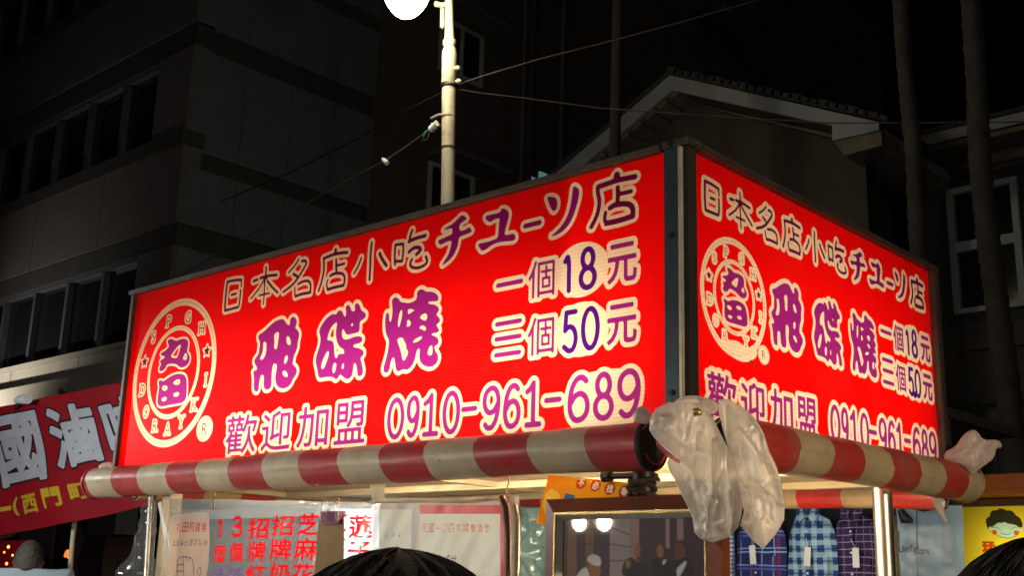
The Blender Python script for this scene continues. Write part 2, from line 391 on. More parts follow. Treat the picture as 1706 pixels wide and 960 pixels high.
# top row, brushed characters
T = 'top'
for pts, r in (([(120,440),(105,560),(90,700),(85,850)],22), ([(120,435),(220,410),(325,405)],20), ([(325,405),(322,500)],15), ([(312,555),(300,720),(280,800)],18), ([(85,852),(180,828),(280,800)],20), ([(180,625),(245,605)],18),
               ([(683,220),(680,340),(665,400),(660,480)],18), ([(660,480),(655,620),(645,760)],14), ([(500,425),(560,400)],20), ([(600,380),(690,345),(840,335)],20), ([(650,410),(590,520),(520,610),(460,680)],15), ([(700,420),(770,510),(850,590)],18), ([(580,635),(650,615),(730,600)],14), ([(655,370),(690,370)],30),
               ([(1160,105),(1100,200),(1010,300)],15), ([(1200,135),(1250,120),(1275,160),(1230,240),(1170,340),(1110,430),(1030,510),(935,580)],19), ([(1080,320),(1130,350)],20), ([(1150,465),(1230,420),(1310,420),(1335,480),(1325,590)],18), ([(1325,590),(1200,610),(1110,645)],20), ([(1105,645),(1100,580),(1100,520)],14)):
    A_str(T, 'd', 365, 420, 8.725, pts, r)
for pts, r in (([(315,290),(310,345)],24), ([(155,405),(240,370),(310,345),(400,330),(470,325)],20), ([(155,405),(160,500),(150,620),(120,740),(85,840)],17), ([(320,420),(320,510),(325,600)],18), ([(335,500),(430,475)],16), ([(240,640),(290,605),(390,600),(430,630),(435,700),(420,760)],18), ([(420,765),(300,790),(210,820)],20), ([(205,820),(190,750),(210,690)],13),
               ([(795,195),(780,330),(775,500),(765,690)],18), ([(655,400),(620,500),(560,605)],15), ([(900,340),(930,410),(990,500)],21),
               ([(1110,225),(1210,210)],18), ([(1110,225),(1100,350),(1105,490)],16), ([(1215,210),(1215,330),(1200,440)],16), ([(1100,445),(1200,440)],18), ([(1335,30),(1310,100),(1290,185)],18), ([(1290,180),(1380,135),(1510,100)],22), ([(1290,320),(1360,255),(1440,260),(1450,300),(1390,350)],22), ([(1330,420),(1300,480),(1330,530),(1420,535),(1510,490),(1540,440),(1515,380)],18)):
    A_str(T, 'd', 520, 380, 8, pts, r)
A_poly(T, 'q', 710, 330, 8, [[(480,215),(555,275),(500,305),(445,350),(440,445),(530,420),(570,380),(600,415),(615,450),(520,490),(435,520),(430,600),(400,700),(350,790),(270,865),(200,905),(240,840),(300,750),(330,640),(345,560),(250,590),(185,635),(145,565),(250,525),(330,490),(350,470),(350,400),(300,410),(220,435),(260,395),(340,355),(420,280)]], .0105)
A_poly(T, 'q', 710, 330, 8, [[(1000,140),(1050,135),(1110,190),(1090,300),(1060,400),(1040,500),(1110,485),(1165,470),(1195,510),(1185,560),(1130,575),(1000,580),(900,610),(820,670),(750,712),(720,680),(680,610),(800,590),(900,555),(960,530),(965,400),(975,290),(985,270),(920,275),(860,320),(820,310),(775,250),(860,220),(985,195)]], .0105)
A_str(T, 'q', 870, 280, 7.386, [(35,715),(215,670)], 24)
A_poly(T, 'q', 870, 280, 7.386, [[(300,355),(390,350),(430,385),(435,470),(405,530),(375,530),(345,480),(320,410)]], .0105)
A_poly(T, 'q', 870, 280, 7.386, [[(625,220),(665,230),(705,270),(695,370),(660,500),(620,620),(560,720),(480,795),(400,835),(345,840),(400,800),(480,720),(550,610),(590,480),(615,330)]], .0105)
for pts, r in (([(1165,90),(1160,140)],34), ([(935,230),(1040,195),(1160,150),(1390,105)],25), ([(930,240),(930,310),(955,400),(935,540),(900,630),(850,725)],22), ([(1175,240),(1180,330),(1170,430)],23), ([(1190,320),(1340,285)],20), ([(1080,490),(1150,445),(1310,435),(1365,490),(1360,590)],26), ([(1360,590),(1200,645),(1035,680)],26), ([(1035,680),(1010,640),(1025,550)],19)):
    A_str(T, 'd', 870, 280, 7.386, pts, r)
def A_ch(g, lay, c, x0, x1, y0, y1, off=.001, cr=CR): ART.append((g, 'char', lay, (c, x0, x1, y0, y1), off, cr))
for c, x0, x1 in (('歡', .660, .822), ('迎', .852, .998), ('加', 1.032, 1.176), ('盟', 1.208, 1.342)): A_ch('kanji', 'm', c, x0, x1, .507, .628, .0012)
P = 'price'
def A_s(g, lay, pts, r, cr=CR): ART.append((g, 'stroke', lay, pts, (r, r), cr))
A_s(P, 'p', [(1.842, .2475), (1.925, .2475)], .0062)
for v in (.352, .392, .434): A_s(P, 'p', [(1.843, v), (1.925, v)], .0062)
A_ch(P, 'p', '個', 1.950, 2.037, .203, .300, .0005); A_ch(P, 'p', '個', 1.952, 2.039, .352, .449, .0005)
A_ch(P, 'p', '元', 2.206, 2.290, .205, .300, .002); A_ch(P, 'p', '元', 2.206, 2.290, .355, .449, .002)
ART.append((P, 'ell', 'c', (2.123, .2495, .086, .070), 0, 0)); ART.append((P, 'ell', 'c', (2.125, .400, .086, .068), 0, 0))
def digit(c):
    el = lambda cx, cy, rx, ry: [(cx+rx*math.cos(a), cy+ry*math.sin(a)) for a in np.linspace(0, 2*math.pi, 25)]
    six = [(.88,.10),(.7,.0),(.4,.02),(.14,.22),(.02,.55),(.06,.82),(.28,.99),(.6,1),(.9,.88),(.98,.66),(.86,.46),(.6,.37),(.3,.42),(.05,.62)]
    return {'0': [el(.5,.5,.48,.5)], '1': [[(.12,.2),(.5,.03),(.52,1)]], 'I': [[(.1,.2),(.3,.14),(.5,0)],[(.5,0),(.5,1)],[(.1,1),(.9,1)]],
            '8': [el(.5,.245,.37,.245), el(.5,.745,.48,.255)], '5': [[(.92,0),(.2,0)],[(.2,0),(.12,.46)],[(.12,.46),(.45,.35),(.85,.45),(1,.7),(.82,.95),(.45,1.02),(.05,.88)]],
            '6': [six], '9': [[(1-a, 1-b) for a, b in six]], '3': [[(.08,.12),(.35,0),(.7,.02),(.9,.2),(.75,.42),(.4,.48)],[(.4,.48),(.8,.52),(1,.75),(.8,.97),(.4,1.02),(.05,.88)]],
            '-': [[(.05,.5),(.95,.5)]]}[c]
def A_dig(g, lay, c, x0, x1, y0, y1, r):
    for l in digit(c): A_s(g, lay, [(x0+a*(x1-x0), y0+b*(y1-y0)) for a, b in l], r)
A_dig(P, 'v', '1', 2.067, 2.100, .201, .297, .0068); A_dig(P, 'v', '8', 2.121, 2.166, .200, .298, .0072)
A_dig(P, 'v', '5', 2.070, 2.110, .353, .450, .0068); A_dig(P, 'v', '0', 2.130, 2.177, .352, .450, .0068)
XS = [1.4254, 1.5039, 1.5648, 1.6451, 1.7192, 1.7907, 1.8636, 1.934, 2.0058, 2.0749, 2.1541, 2.2244, 2.302]
for i, c in enumerate('09I0-96I-689'):
    x0, x1 = XS[i]+.016, XS[i+1]-.004
    if c == '-': A_s('phone', 'm', [(x0-.004, .566), (x1-.01, .566)], .0068)
    else: A_dig('phone', 'm', c, x0, x1, .518, .622, .0072)
# emblem rings and lettering
for r, t_ in ((.249, .0125), (.1565, .0085)):
    ART.append(('logo', 'ring', 'c', (.301, .323, r), t_, 0)); ART.append(('logo', 'ring', 'k', (.301, .323, r+.001), .0011, 0))
LT = [('S', .148, .180), ('P', .241, .1335), ('G', .363, .135), ('H', .4565, .186), ('I', .5104, .3705), ('K', .4547, .450), ('Y', .385, .5028), ('A', .3034, .5212), ('R', .221, .5052), ('O', .1511, .4508), ('D', .1104, .3686)]
def A_serif(c, x, y, h=.040):
    _, _, asp = glyph(c); wd = h*min(asp, .8)
    if c == 'I': A_s('logo', 'k', [(x, y-h/2), (x, y+h/2)], .0019, .0055)
    else: ART.append(('logo', 'char', 'k', (c, x-wd/2, x+wd/2, y-h/2, y+h/2), -.0004, .0062))
    if c in 'PHIKYARD':      # slab serifs
        ft = {'P': [(-.5, .5)], 'H': [(-.5, .5), (.5, .5), (-.5, -.5), (.5, -.5)], 'I': [(0, .5), (0, -.5)], 'K': [(-.5, .5), (.5, .5), (-.5, -.5), (.5, -.5)], 'Y': [(0, .5), (-.5, -.5), (.5, -.5)], 'A': [(-.5, .5), (.5, .5)], 'R': [(-.5, .5), (.5, .5)], 'D': [(-.5, .5), (-.5, -.5)]}[c]
        for a, b in ft: A_s('logo', 'k', [(x+a*wd*.85-.006, y+b*h*.98), (x+a*wd*.85+.006, y+b*h*.98)], .0011, .0055)
for c, x, y in LT: A_serif(c, x, y)
for x, y in ((.1047, .2661), (.501, .2705)):
    pts = [(x+(.022 if i % 2 == 0 else .009)*math.sin(i*math.pi/5), y-(.022 if i % 2 == 0 else .009)*math.cos(i*math.pi/5)) for i in range(10)]
    ART.append(('logo', 'poly0', 'd', [pts], 0, .006))
ART.append(('logo', 'ell', 'c', (.5312, .536, .047, .043), 0, 0)); ART.append(('logo', 'ring', 'k', (.5312, .536, .038), .0012, 0))
ART.append(('logo', 'char', 'k', ('R', .516, .545, .516, .556), -.0002, .001))
def draw(g, maps=None, crs=1., skip=None):
    for n, (grp, kind, lay, data, rad, cr) in enumerate(ART):
        ax, bx, ay, by = maps[grp] if maps else (1, 0, 1, 0); rs = math.sqrt(ax*ay)*(1.18 if maps else 1); cr2 = cr*crs
        if skip and skip(grp, kind, lay, data): continue
        F = lambda p: [(a*ax+bx, b*ay+by) for a, b in p]
        la = [(lay, 0), ('c', cr2)] if cr else [(lay, 0)]
        if kind == 'poly': g.poly([F(l) for l in data], la, 2)
        elif kind == 'poly0': g.poly([F(l) for l in data], la, 0)
        elif kind == 'stroke': g.stroke(F(data), rad[0]*rs, la, 2, rad[1]*rs)
        elif kind == 'char':
            c, x0, x1, y0, y1 = data; g.char(c, x0*ax+bx, x1*ax+bx, y0*ay+by, y1*ay+by, la, rad+(.0007 if maps and grp != 'logo' else 0))
        elif kind == 'ell': g.ellipse(data[0]*ax+bx, data[1]*ay+by, data[2]*ax, data[3]*ay, la)
        elif kind == 'ring': g.ellipse(data[0]*ax+bx, data[1]*ay+by, data[2]*ax, data[2]*ay, la, rad*rs)
def panel_mat(name):
    t = NT(name)
    c = inked(t, (.93, .0012, .0006), [('c', (.90, .68, .38)), ('k', (.10, .035, .03)), ('m', (.31, .016, .18)), ('p', (.29, .012, .165)), ('q', (.24, .004, .12)), ('d', (.12, .002, .05)), ('v', (.055, .002, .16))])
    sp = t.n('ShaderNodeSeparateXYZ'); tc = t.n('ShaderNodeTexCoord'); t.l(tc.outputs['Object'], sp.inputs[0])
    rib = t.math('SINE', t.math('MULTIPLY', sp.outputs[2], 2*math.pi/.0095))     # flutes of the twin-wall sheet
    c = t.mix(t.math('MULTIPLY', t.math('ADD', rib, 1), .07), c, (.35, .02, .02))
    nz = t.ramp(t.noise(5, 6), .5, .9); c = t.mix(t.math('MULTIPLY', nz, .16), c, (.45, .05, .02))
    sk = t.ramp(t.noise(60, 3), .70, .78); c = t.mix(t.math('MULTIPLY', sk, .35), c, (.3, .10, .06))
    tl = t.n('ShaderNodeBsdfTranslucent'); t.l(c, tl.inputs[0])
    df = t.n('ShaderNodeBsdfPrincipled'); t.l(c, df.inputs['Base Color']); df.inputs['Roughness'].default_value = .35
    mx = t.n('ShaderNodeMixShader'); mx.inputs[0].default_value = .12; t.l(tl.outputs[0], mx.inputs[1]); t.l(df.outputs[0], mx.inputs[2])
    t.l(mx.outputs[0], t.out.inputs[0]); return t.m
PM = panel_mat('printed_backlit_sheet')
sign = thing('sign_box', 'glowing red light box sign with purple Chinese lettering on the stall roof', 'sign', (-1.2, .68, ZB-.03))
g = Grid(WL-.03, ZT-ZB+.05, .0035)
draw(g)
# scuffed cream patch behind the last three digits
g.poly([[(2.085,.515),(2.16,.508),(2.25,.506),(2.297,.53),(2.30,.60),(2.285,.648),(2.20,.640),(2.13,.650),(2.085,.635)]], [('c', 0)])
g.sheet('long_panel', lambda U, V: (U-WL, U*0, ZT-V), PM, sign, label='long red panel with phone number and prices')
RM = {'top': (.726, .0639-.5724*.726, .726, .046-.0216*.726), 'main': (.688, .352-.757*.688, .775, .222-.197*.775), 'price': (.753, .982-1.827*.753, .80, .213-.188*.80),
      'kanji': (.75, .0636-.6494*.75, .86, .509-.494*.86), 'phone': (.783, .650-1.4254*.783, .88, .512-.504*.88), 'logo': (.563, .1955-.301*.563, .56, .323-.323*.56)}
g = Grid(WR, ZT-ZB+.05, .003)
draw(g, RM, 1.12, lambda grp, kind, lay, data: grp == 'logo' and kind == 'char' and data[0] == 'A')
# peeled sticker under the emblem and torn corner of the price oval
g.poly([[(.135,.44),(.20,.425),(.25,.44),(.285,.42),(.30,.45),(.245,.475),(.20,.475),(.155,.465)]], [('c', 0)])
g.poly([[(1.185,.405),(1.20,.413),(1.215,.405),(1.222,.418),(1.205,.434),(1.188,.425)]], [('v', 0)])
g.poly([[(.255,.462),(.275,.468),(.285,.472),(.268,.476)]], [('k', 0)])
g.sheet('short_panel', lambda U, V: (U*0, U+.012, ZT-V), PM, sign, label='narrower red panel facing the side street')
# frame of the box: rails and posts, proud of the panels
def L2(u): return u-WL
box('top_rail', (-WL-.03, -.022, ZT-.003), (-.052, .03, ZT+.014), MT['galv'], sign, .004)
box('top_rail', (-.03, .034, ZT-.003), (.026, WR+.03, ZT+.014), MT['galv'], sign, .004)
box('bottom_rail', (-WL-.03, -.018, ZB-.05), (-.004, .03, ZB-.02), MT['galv'], sign, .004)
box('bottom_rail', (-.03, .034, ZB-.05), (.018, WR+.03, ZB-.02), MT['galv'], sign, .004)
box('side_rail', (-WL-.020, -.014, ZB-.02), (-WL+.002, .03, ZT-.002), MT['brownsteel'], sign, .003)
box('side_rail', (-.03, WR-.001, ZB-.02), (.022, WR+.034, ZT-.002), MT['galv'], sign, .003)
cp = box('corner_post', (-.046, -.020, ZB-.06), (-.003, .02, ZT-.004), MT['bluesteel'], sign, .002)
box('corner_post', (-.002, -.012, ZB-.06), (.014, .03, ZT-.004), MT['darkgap'], sign, .002)
box('edge_strip', (-.0035, -.024, ZB-.06), (.0045, -.0125, ZT-.006), MT['edge'], sign, .001)
box('corner_cap', (-.051, -.0235, ZT-.003), (.0275, .033, ZT+.0155), MT['galv'], sign, .003)
for (x, y, z) in ((-.022, -.0255, ZT+.005), (-.026, -.0215, 2.385), (-.026, -.0215, 2.02)):
    MB().tube([(x, y-.004, z), (x, y+.004, z)], [.006, .007], 12).build('screw', MT['black'], sign)
box('roof_sheet', (-WL-.02, .031, ZT+.001), (-.031, WR+.02, ZT+.010), MT['galv'], sign)
box('floor_sheet', (-WL-.02, .031, ZB-.018), (-.031, WR+.02, ZB-.005), MT['white'], sign)
box('back_sheet', (-WL-.03, .03, ZB-.03), (-WL-.01, WR+.03, ZT+.003), MT['white'], sign)
box('back_sheet', (-WL-.009, WR+.01, ZB-.029), (-.031, WR+.03, ZT+.003), MT['white'], sign)
box('reflector', (-WL+.0, .33, ZB-.028), (-.36, .34, ZT+.002), MT['white'], sign)
box('reflector', (-.35, .05, ZB-.028), (-.34, WR-.01, ZT+.002), MT['white'], sign)

# ------------------------------------------------------------------ the stall under the sign
BULB = (1, .80, .55)
stall = thing('food_stall', 'snack stall with cream ceiling, posts and counter under the red light box', 'stall', (-1.2, .68, 0))
def plankset(name, a, b, n, ax, m, parent, gap=.004):
    me0 = None
    for i in range(n):
        lo = list(a); hi = list(b); st = (b[ax]-a[ax])/n; lo[ax] = a[ax]+i*st+gap/2; hi[ax] = a[ax]+(i+1)*st-gap/2
        box(name, lo, hi, m, parent)
plankset('ceiling_board', (-WL-.02, .02, 1.928), (-.02, WR+.0, 1.944), 8, 1, MT['ceiling'], stall)
for y in (.005, .70, 1.10): box('ceiling_rail', (-WL-.02, y, 1.904), (-.06, y+.035, 1.926), MT['cream'], stall, .003)
for x in (-2.40, -1.25, -.12): box('cross_rail', (x, .05, 1.908), (x+.03, 1.33, 1.9265), MT['cream'], stall, .003)
box('front_valance', (-2.40, -.026, 1.895), (-.10, -.008, 1.916), MT['ceiling'], stall, .002)
box('side_valance', (.001, .06, 1.895), (.018, WR, 1.916), MT['ceiling'], stall, .002)
box('post', (-2.135, .012, .02), (-2.085, .062, 1.903), MT['cream'], stall, .004)
box('post', (-2.135, 1.20, .02), (-2.085, 1.25, 1.903), MT['cream'], stall, .004)
box('post', (-1.10, 1.335, .02), (-1.06, 1.375, 1.903), MT['cream'], stall, .004)
MB().tube([(.01, .935, .02), (.01, .935, 1.90)], .0265, 20).build('post', MT['chrome'], stall, label='scuffed chrome tube post on the side street end')
MB().tube([(-.115, -.005, 1.70), (-.115, -.005, 1.90)], .026, 16).build('post_socket', MT['black'], stall, label='black socket wound with rope at the corner')
mb = MB().tube([(-.205, -.02, 1.843), (-.10, -.02, 1.841)], .007, 10).tube([(-.215, -.02, 1.843), (-.195, -.02, 1.843)], .014, 12)
mb.build('clamp_bolt', MT['black'], stall)
mb = MB()
for k in range(7):
    z = 1.835-k*.011; r = .030+.004*math.sin(k*2.1)
    mb.tube([(-.115+r*math.cos(t), -.005+r*math.sin(t), z+.010*math.sin(t+k*1.3)) for t in np.linspace(0, 2*math.pi, 22)], .0058, 7)
for k in range(9):
    a = k*.7; mb.tube([(-.115+.03*math.cos(a), -.005+.03*math.sin(a), 1.80), (-.115+.045*math.cos(a+.3), -.005+.045*math.sin(a+.3), 1.79-.012*(k % 3)), (-.115+.05*math.cos(a+.5), -.005+.05*math.sin(a+.5), 1.765-.008*(k % 4))], .004, 6)
mb.build('rope_binding', MT['rope'], stall)
box('counter', (-2.35, .1, .02), (-.15, 1.2, .95), MT['galv'], stall, .01)
box('counter_top', (-2.38, .06, .952), (-.12, 1.24, .98), MT['chrome'], stall, .004)
t_ = thing('tube_lamp', 'white fluorescent tube glowing under the stall ceiling behind the striped roll', 'lamp', (-1.1, .2, 1.89))
MB().tube([(-1.75, .25, 1.912), (-.30, .25, 1.912)], .011, 12).build('tube', glow('lamp_warm_white', (1, .84, .58), 105), t_)
box('holder', (-1.79, .23, 1.898), (-1.752, .27, 1.926), MT['white'], t_); box('holder', (-.298, .23, 1.898), (-.26, .27, 1.926), MT['white'], t_)
# ------------------------------------------------------------------ rolled striped awnings
def roll(a, b, r, m, label, sag=.0, n=90, seg=56, endm=None):
    t = thing('awning_roll', label, 'rolled awning', a, 'rolled red and cream striped awnings round the stall')
    a = np.array(a, float); b = np.array(b, float); d = b-a; L = np.linalg.norm(d); d /= L
    s1 = np.cross(d, (0, 0, 1)); s1 /= np.linalg.norm(s1); s2 = np.cross(s1, d); vs = []; fs = []
    for i in range(n+1):
        tt = i/n; c = a+d*L*tt-np.array([0, 0, sag*math.sin(math.pi*tt)])
        for k in range(seg):
            th = 2*math.pi*k/seg
            e = noise.noise(Vector((c[0]*2.2+5, c[1]*2.2, th*.5)))*.0050+noise.noise(Vector((c[0]*9, c[1]*9, th*1.2)))*.0020-.0018*math.exp(-((((c[0]+c[1])*1.7+th*.13) % 1-.5)/.05)**2)
            e += .0022*(1 if (th+.35*tt) % (2*math.pi) < .9 else 0)            # lap of the outer turn
            rr = r+e
            vs.append(c+rr*(s1*math.cos(th)+s2*math.sin(th)))
    for i in range(n):
        for k in range(seg):
            q = (k+1) % seg; fs.append((i*seg+k, (i+1)*seg+k, (i+1)*seg+q, i*seg+q))
    MB().add(vs, fs, True).build('rolled_cloth', m, t)
    for e, sg in ((a, 1), (b, -1)):                     # spiral ends and a dark disc painted for the shade inside
        mb = MB(); sp = []
        for q in range(16):
            th = q*.21*1.6+.6; rr = r*.97*(1-q/62); sp.append(e+d*sg*(.004+.0*q)+rr*(s1*math.cos(th)+s2*math.sin(th)))
        mb.tube([p-d*sg*.006 for p in sp], .0022, 5); mb.build('cloth_edge', m, t)
        mb = MB(); n_ = 28; pts = [e+d*sg*.006+r*.985*(s1*math.cos(2*math.pi*k/n_)+s2*math.sin(2*math.pi*k/n_)) for k in range(n_)]
        mb.add(pts, [tuple(range(n_))]); mb.build('opening_shade', MT['darkgap'], t)
        MB().tube([e+d*sg*(-.002+.0045*k) for k in range(4)], [r+.0015, r+.0040, r+.0040, r+.0030], 40, cap=False).build('end_band', MT['darkgap'] if sg < 0 and abs(e[0]+.028) < .01 else m, t)
    return t
SM1 = stripe_mat('striped_tarpaulin_front', 0, .17, -.175, .25, 1.896, 1)
SM2 = stripe_mat('striped_tarpaulin_side', 1, .163, .403, .1, 1.915, 1, red=(.40, .04, .03), cr=(.44, .36, .22))
SM3 = stripe_mat('striped_tarpaulin_rear', 0, .163, -.519, 0, 1.9, 1, red=(.62, .03, .02), cr=(.55, .40, .22))
SM4 = stripe_mat('striped_tarpaulin_end', 1, .170, .563, 0, 1.9, 1, red=(.55, .03, .02), cr=(.55, .40, .22))
roll((-2.415, -.087, 1.9), (-.028, -.087, 1.897), .0525, SM1, 'long red and cream striped awning roll under the phone number panel')
roll((.087, .03, 1.912), (.087, 1.335, 1.928), .0550, SM2, 'shorter red and cream striped awning roll under the side panel')
roll((-2.42, 1.455, 1.955), (-.03, 1.455, 1.898), .036, SM3, 'thin striped awning roll across the back of the stall above the hanging shirts')
roll((-2.50, .12, 1.895), (-2.50, 1.38, 1.935), .034, SM4, 'thin striped awning roll at the far left end of the stall')

# ------------------------------------------------------------------ things hung on the long side
def wire_thing(name, label, cat, pts, r, m, group=None, n=8):
    o = MB().tube(pts, r, n).build(name, m); return prop(o, label, cat, group)
def atv(x, y, ax, val):
    x = np.asarray(x, float); y = np.asarray(y, float)
    d = FX[:, None, None]+((x-853)/FPX)[None]*RX[:, None, None]-((y-480)/FPX)[None]*UX[:, None, None]
    t = (val-CAM[ax])/d[ax]
    return CAM[:, None, None]+d*t[None]
class Face:
    """a flat face in the plane y=yv whose local axes start at photo pixel (x0, y0)"""
    def __init__(s, x0, y0, x1, y1, yv, step, dz=0):
        a = at(x0, y0, 1, yv); s.X0 = a[0]; s.Z0 = a[2]; b = at(x1, y1, 1, yv); s.yv = yv
        s.g = Grid(b[0]-a[0], a[2]-b[2]+dz, step)
    def p(s, x, y): q = at(x, y, 1, s.yv); return (q[0]-s.X0, s.Z0-q[2])
    def bb(s, x0, x1, y0, y1):
        xm, ym = (x0+x1)/2, (y0+y1)/2
        return s.p(x0, ym)[0], s.p(x1, ym)[0], s.p(xm, y0)[1], s.p(xm, y1)[1]
    def ch(s, c, x0, x1, y0, y1, la, off=0): s.g.char(c, *s.bb(x0, x1, y0, y1), la, off)
    def fn(s, wob=0, sc=6, seed=0):
        rng = np.random.RandomState(seed); ph = rng.rand(8)*6
        def f(U, V):
            w_ = wob*(np.sin(U*sc*7+ph[0]+V*sc*2)+.6*np.sin(V*sc*5+ph[1]-U*sc*3)+.35*np.sin(U*sc*17+V*sc*11+ph[2]))
            return (s.X0+U, s.yv+w_+U*0, s.Z0-V)
        return f
# price board: clear film with red lettering
F = Face(281, 852, 626, 960, -.032, .0025, .06)
R_ = [('r', 0)]
for c, b in (('招', (414, 448, 864, 898)), ('招', (454, 487, 860, 893)), ('芝', (495, 532, 857, 892)), ('草', (540, 577, 856, 892)), ('蓮', (583, 620, 860, 897)),
             ('個', (355, 374, 909, 938)), ('個', (383, 403, 906, 936)), ('牌', (412, 443, 904, 936)), ('牌', (451, 484, 899, 934)), ('麻', (490, 530, 898, 934)), ('莓', (537, 574, 896, 931)), ('子', (581, 618, 904, 934)),
             ('紅', (408, 442, 943, 976)), ('奶', (450, 483, 940, 974)), ('花', (488, 523, 940, 974)), ('卡', (534, 570, 938, 972))):
    F.ch(c, *b, R_, .0016)
for c, (x0, x1, y0, y1) in (('1', (362, 372, 865, 895)), ('3', (388, 404, 863, 893))):
    u0, u1, v0, v1 = F.bb(x0, x1, y0, y1)
    for l in digit(c): F.g.stroke([(u0+a*(u1-u0), v0+b*(v1-v0)) for a, b in l], .0052, R_)
for c, x0, x1 in (('1', 354, 360), ('8', 363, 371), ('5', 381, 389), ('0', 392, 401)):
    u0, u1, v0, v1 = F.bb(x0, x1, 950, 978)
    for l in digit(c): F.g.stroke([(u0+a*(u1-u0), v0+b*(v1-v0)) for a, b in l], .0030, [('v', 0)])
# milky poster sleeve at its left end
F.g.poly([[F.p(*q) for q in ((284, 862), (292, 857), (345, 853), (350, 860), (347, 985), (284, 985))]], [('w', 0)])
for i, c in enumerate('丸田飛碟燒'): F.ch(c, 294+i*10.3, 303+i*10.3, 871, 888, [('m', 0)], .0002)
for i, c in enumerate('日曬出爐調製餅'): F.ch(c, 290+i*8.2, 297+i*8.2, 899, 911, [('n', 0)], -.0002)
for l in ([(294,960),(294,940),(297,930),(306,928),(318,930),(323,935),(323,960)], [(294,943),(304,941)], [(294,953),(303,952)], [(304,930),(305,960)], [(310,930),(311,937)], [(316,931),(316,938)], [(329,958),(331,948),(335,946),(336,955),(332,962)]):
    F.g.stroke([F.p(*q) for q in l], .0016, [('n', 0)])
def film_print(name, inks, base=(.42, .49, .60), clear=.62, milky=None, rough=.12, thru=.45, gls=.06, bst=.35):
    t = NT(name); c = base; fac = None
    for k, col in inks:
        a = t.n('ShaderNodeAttribute', attribute_name='ink_'+k); f = t.ramp(a.outputs['Fac'], .0006, -.0006); c = t.mix(f, c, col)
        if milky and k in milky: f = t.math('MULTIPLY', f, milky[k])
        fac = f if fac is None else t.math('MAXIMUM', fac, f)
    bn = t.n('ShaderNodeBump'); bn.inputs['Strength'].default_value = bst; bn.inputs['Distance'].default_value = .01; t.l(t.noise(11, 5), bn.inputs['Height'])
    tr_ = t.n('ShaderNodeBsdfTransparent'); tl = t.n('ShaderNodeBsdfTranslucent'); df = t.n('ShaderNodeBsdfDiffuse'); gl = t.n('ShaderNodeBsdfGlossy')
    gl.inputs['Roughness'].default_value = rough; t.l(bn.outputs[0], gl.inputs['Normal'])
    t.l(c, tl.inputs[0]); t.l(c, df.inputs[0]); t.l(bn.outputs[0], df.inputs[2])
    m1 = t.n('ShaderNodeMixShader'); m1.inputs[0].default_value = thru; t.l(df.outputs[0], m1.inputs[1]); t.l(tl.outputs[0], m1.inputs[2])
    op = t.math('MAXIMUM', fac, 1-clear) if fac is not None else 1-clear
    m2 = t.n('ShaderNodeMixShader'); t.l(op, m2.inputs[0]) if hasattr(op, 'links') else setattr(m2.inputs[0], 'default_value', op)
    t.l(tr_.outputs[0], m2.inputs[1]); t.l(m1.outputs[0], m2.inputs[2])
    m3 = t.n('ShaderNodeMixShader'); m3.inputs[0].default_value = gls; t.l(m2.outputs[0], m3.inputs[1]); t.l(gl.outputs[0], m3.inputs[2])
    t.l(m3.outputs[0], t.out.inputs[0]); return t.m
o = F.g.sheet('price_board', F.fn(.0016, 5, 1), film_print('printed_clear_film', [('w', (.66, .52, .47)), ('r', (.85, .006, .012)), ('m', (.42, .03, .05)), ('n', (.06, .03, .10)), ('v', (.22, .06, .55))], milky={'w': .75}),
              label='clear plastic menu sheet with red lettering hanging under the long awning roll', cat='menu sheet')
# loose rain film rolled up above it, and gathered at the left post
def film_patch(name, label, pxs, yv, m, wob=.006, n=26, cat='plastic sheet', dy=0, parent=None):
    (xa, ya), (xb, yb), (xc, yc), (xd, yd) = pxs         # TL TR BR BL
    s_, t2 = np.meshgrid(np.linspace(0, 1, n), np.linspace(0, 1, n))
    X = (1-t2)*((1-s_)*xa+s_*xb)+t2*((1-s_)*xd+s_*xc); Y = (1-t2)*((1-s_)*ya+s_*yb)+t2*((1-s_)*yd+s_*yc)
    P_ = atv(X, Y, 1, yv); vs = []
    for j in range(n):
        for i in range(n):
            p = P_[:, j, i].copy(); q = Vector((p[0]*9, p[2]*9, yv))
            p[1] += wob*(noise.noise(q)*2+noise.noise(q*3.1)); vs.append(p)
    fs = [(j*n+i, j*n+i+1, (j+1)*n+i+1, (j+1)*n+i) for j in range(n-1) for i in range(n-1)]
    return MB().add(vs, fs, True).build(name, m, parent, label, cat if parent is None else None)
FILM = plastic_film('clear_rain_film', (.6, .66, .72), .84, .08, .9, 14, .4)
FILM2 = plastic_film('milky_rain_film', (.45, .55, .68), .62, .10, .8, 12, .5)
film_patch('plastic_sheet', 'crinkled clear rain sheet rolled up along the top of the menu sheet', ((283, 831), (628, 838), (628, 858), (283, 868)), .012, FILM2, .008)
film_patch('plastic_sheet', 'gathered clear rain sheet spreading beside the left post', ((246, 832), (258, 832), (250, 985), (192, 985)), -.02, FILM, .02)
cg = thing('pipe_bundle', 'two shiny metal pipes tied beside the cream left post', 'pipes', at(250, 960, 1, 0))
for (xa, xb, r, y_) in ((252, 243, .011, -.005), (259, 249, .008, .01)):
    MB().tube([at(xa, 826, 1, y_), at(xb, 975, 1, y_)], r, 12).build('pipe', MT['chrome'], cg)
MB().bar(at(266, 838, 1, -.03), at(283, 930, 1, -.03), .004, .016).build('white_strap', MT['tag'], cg)
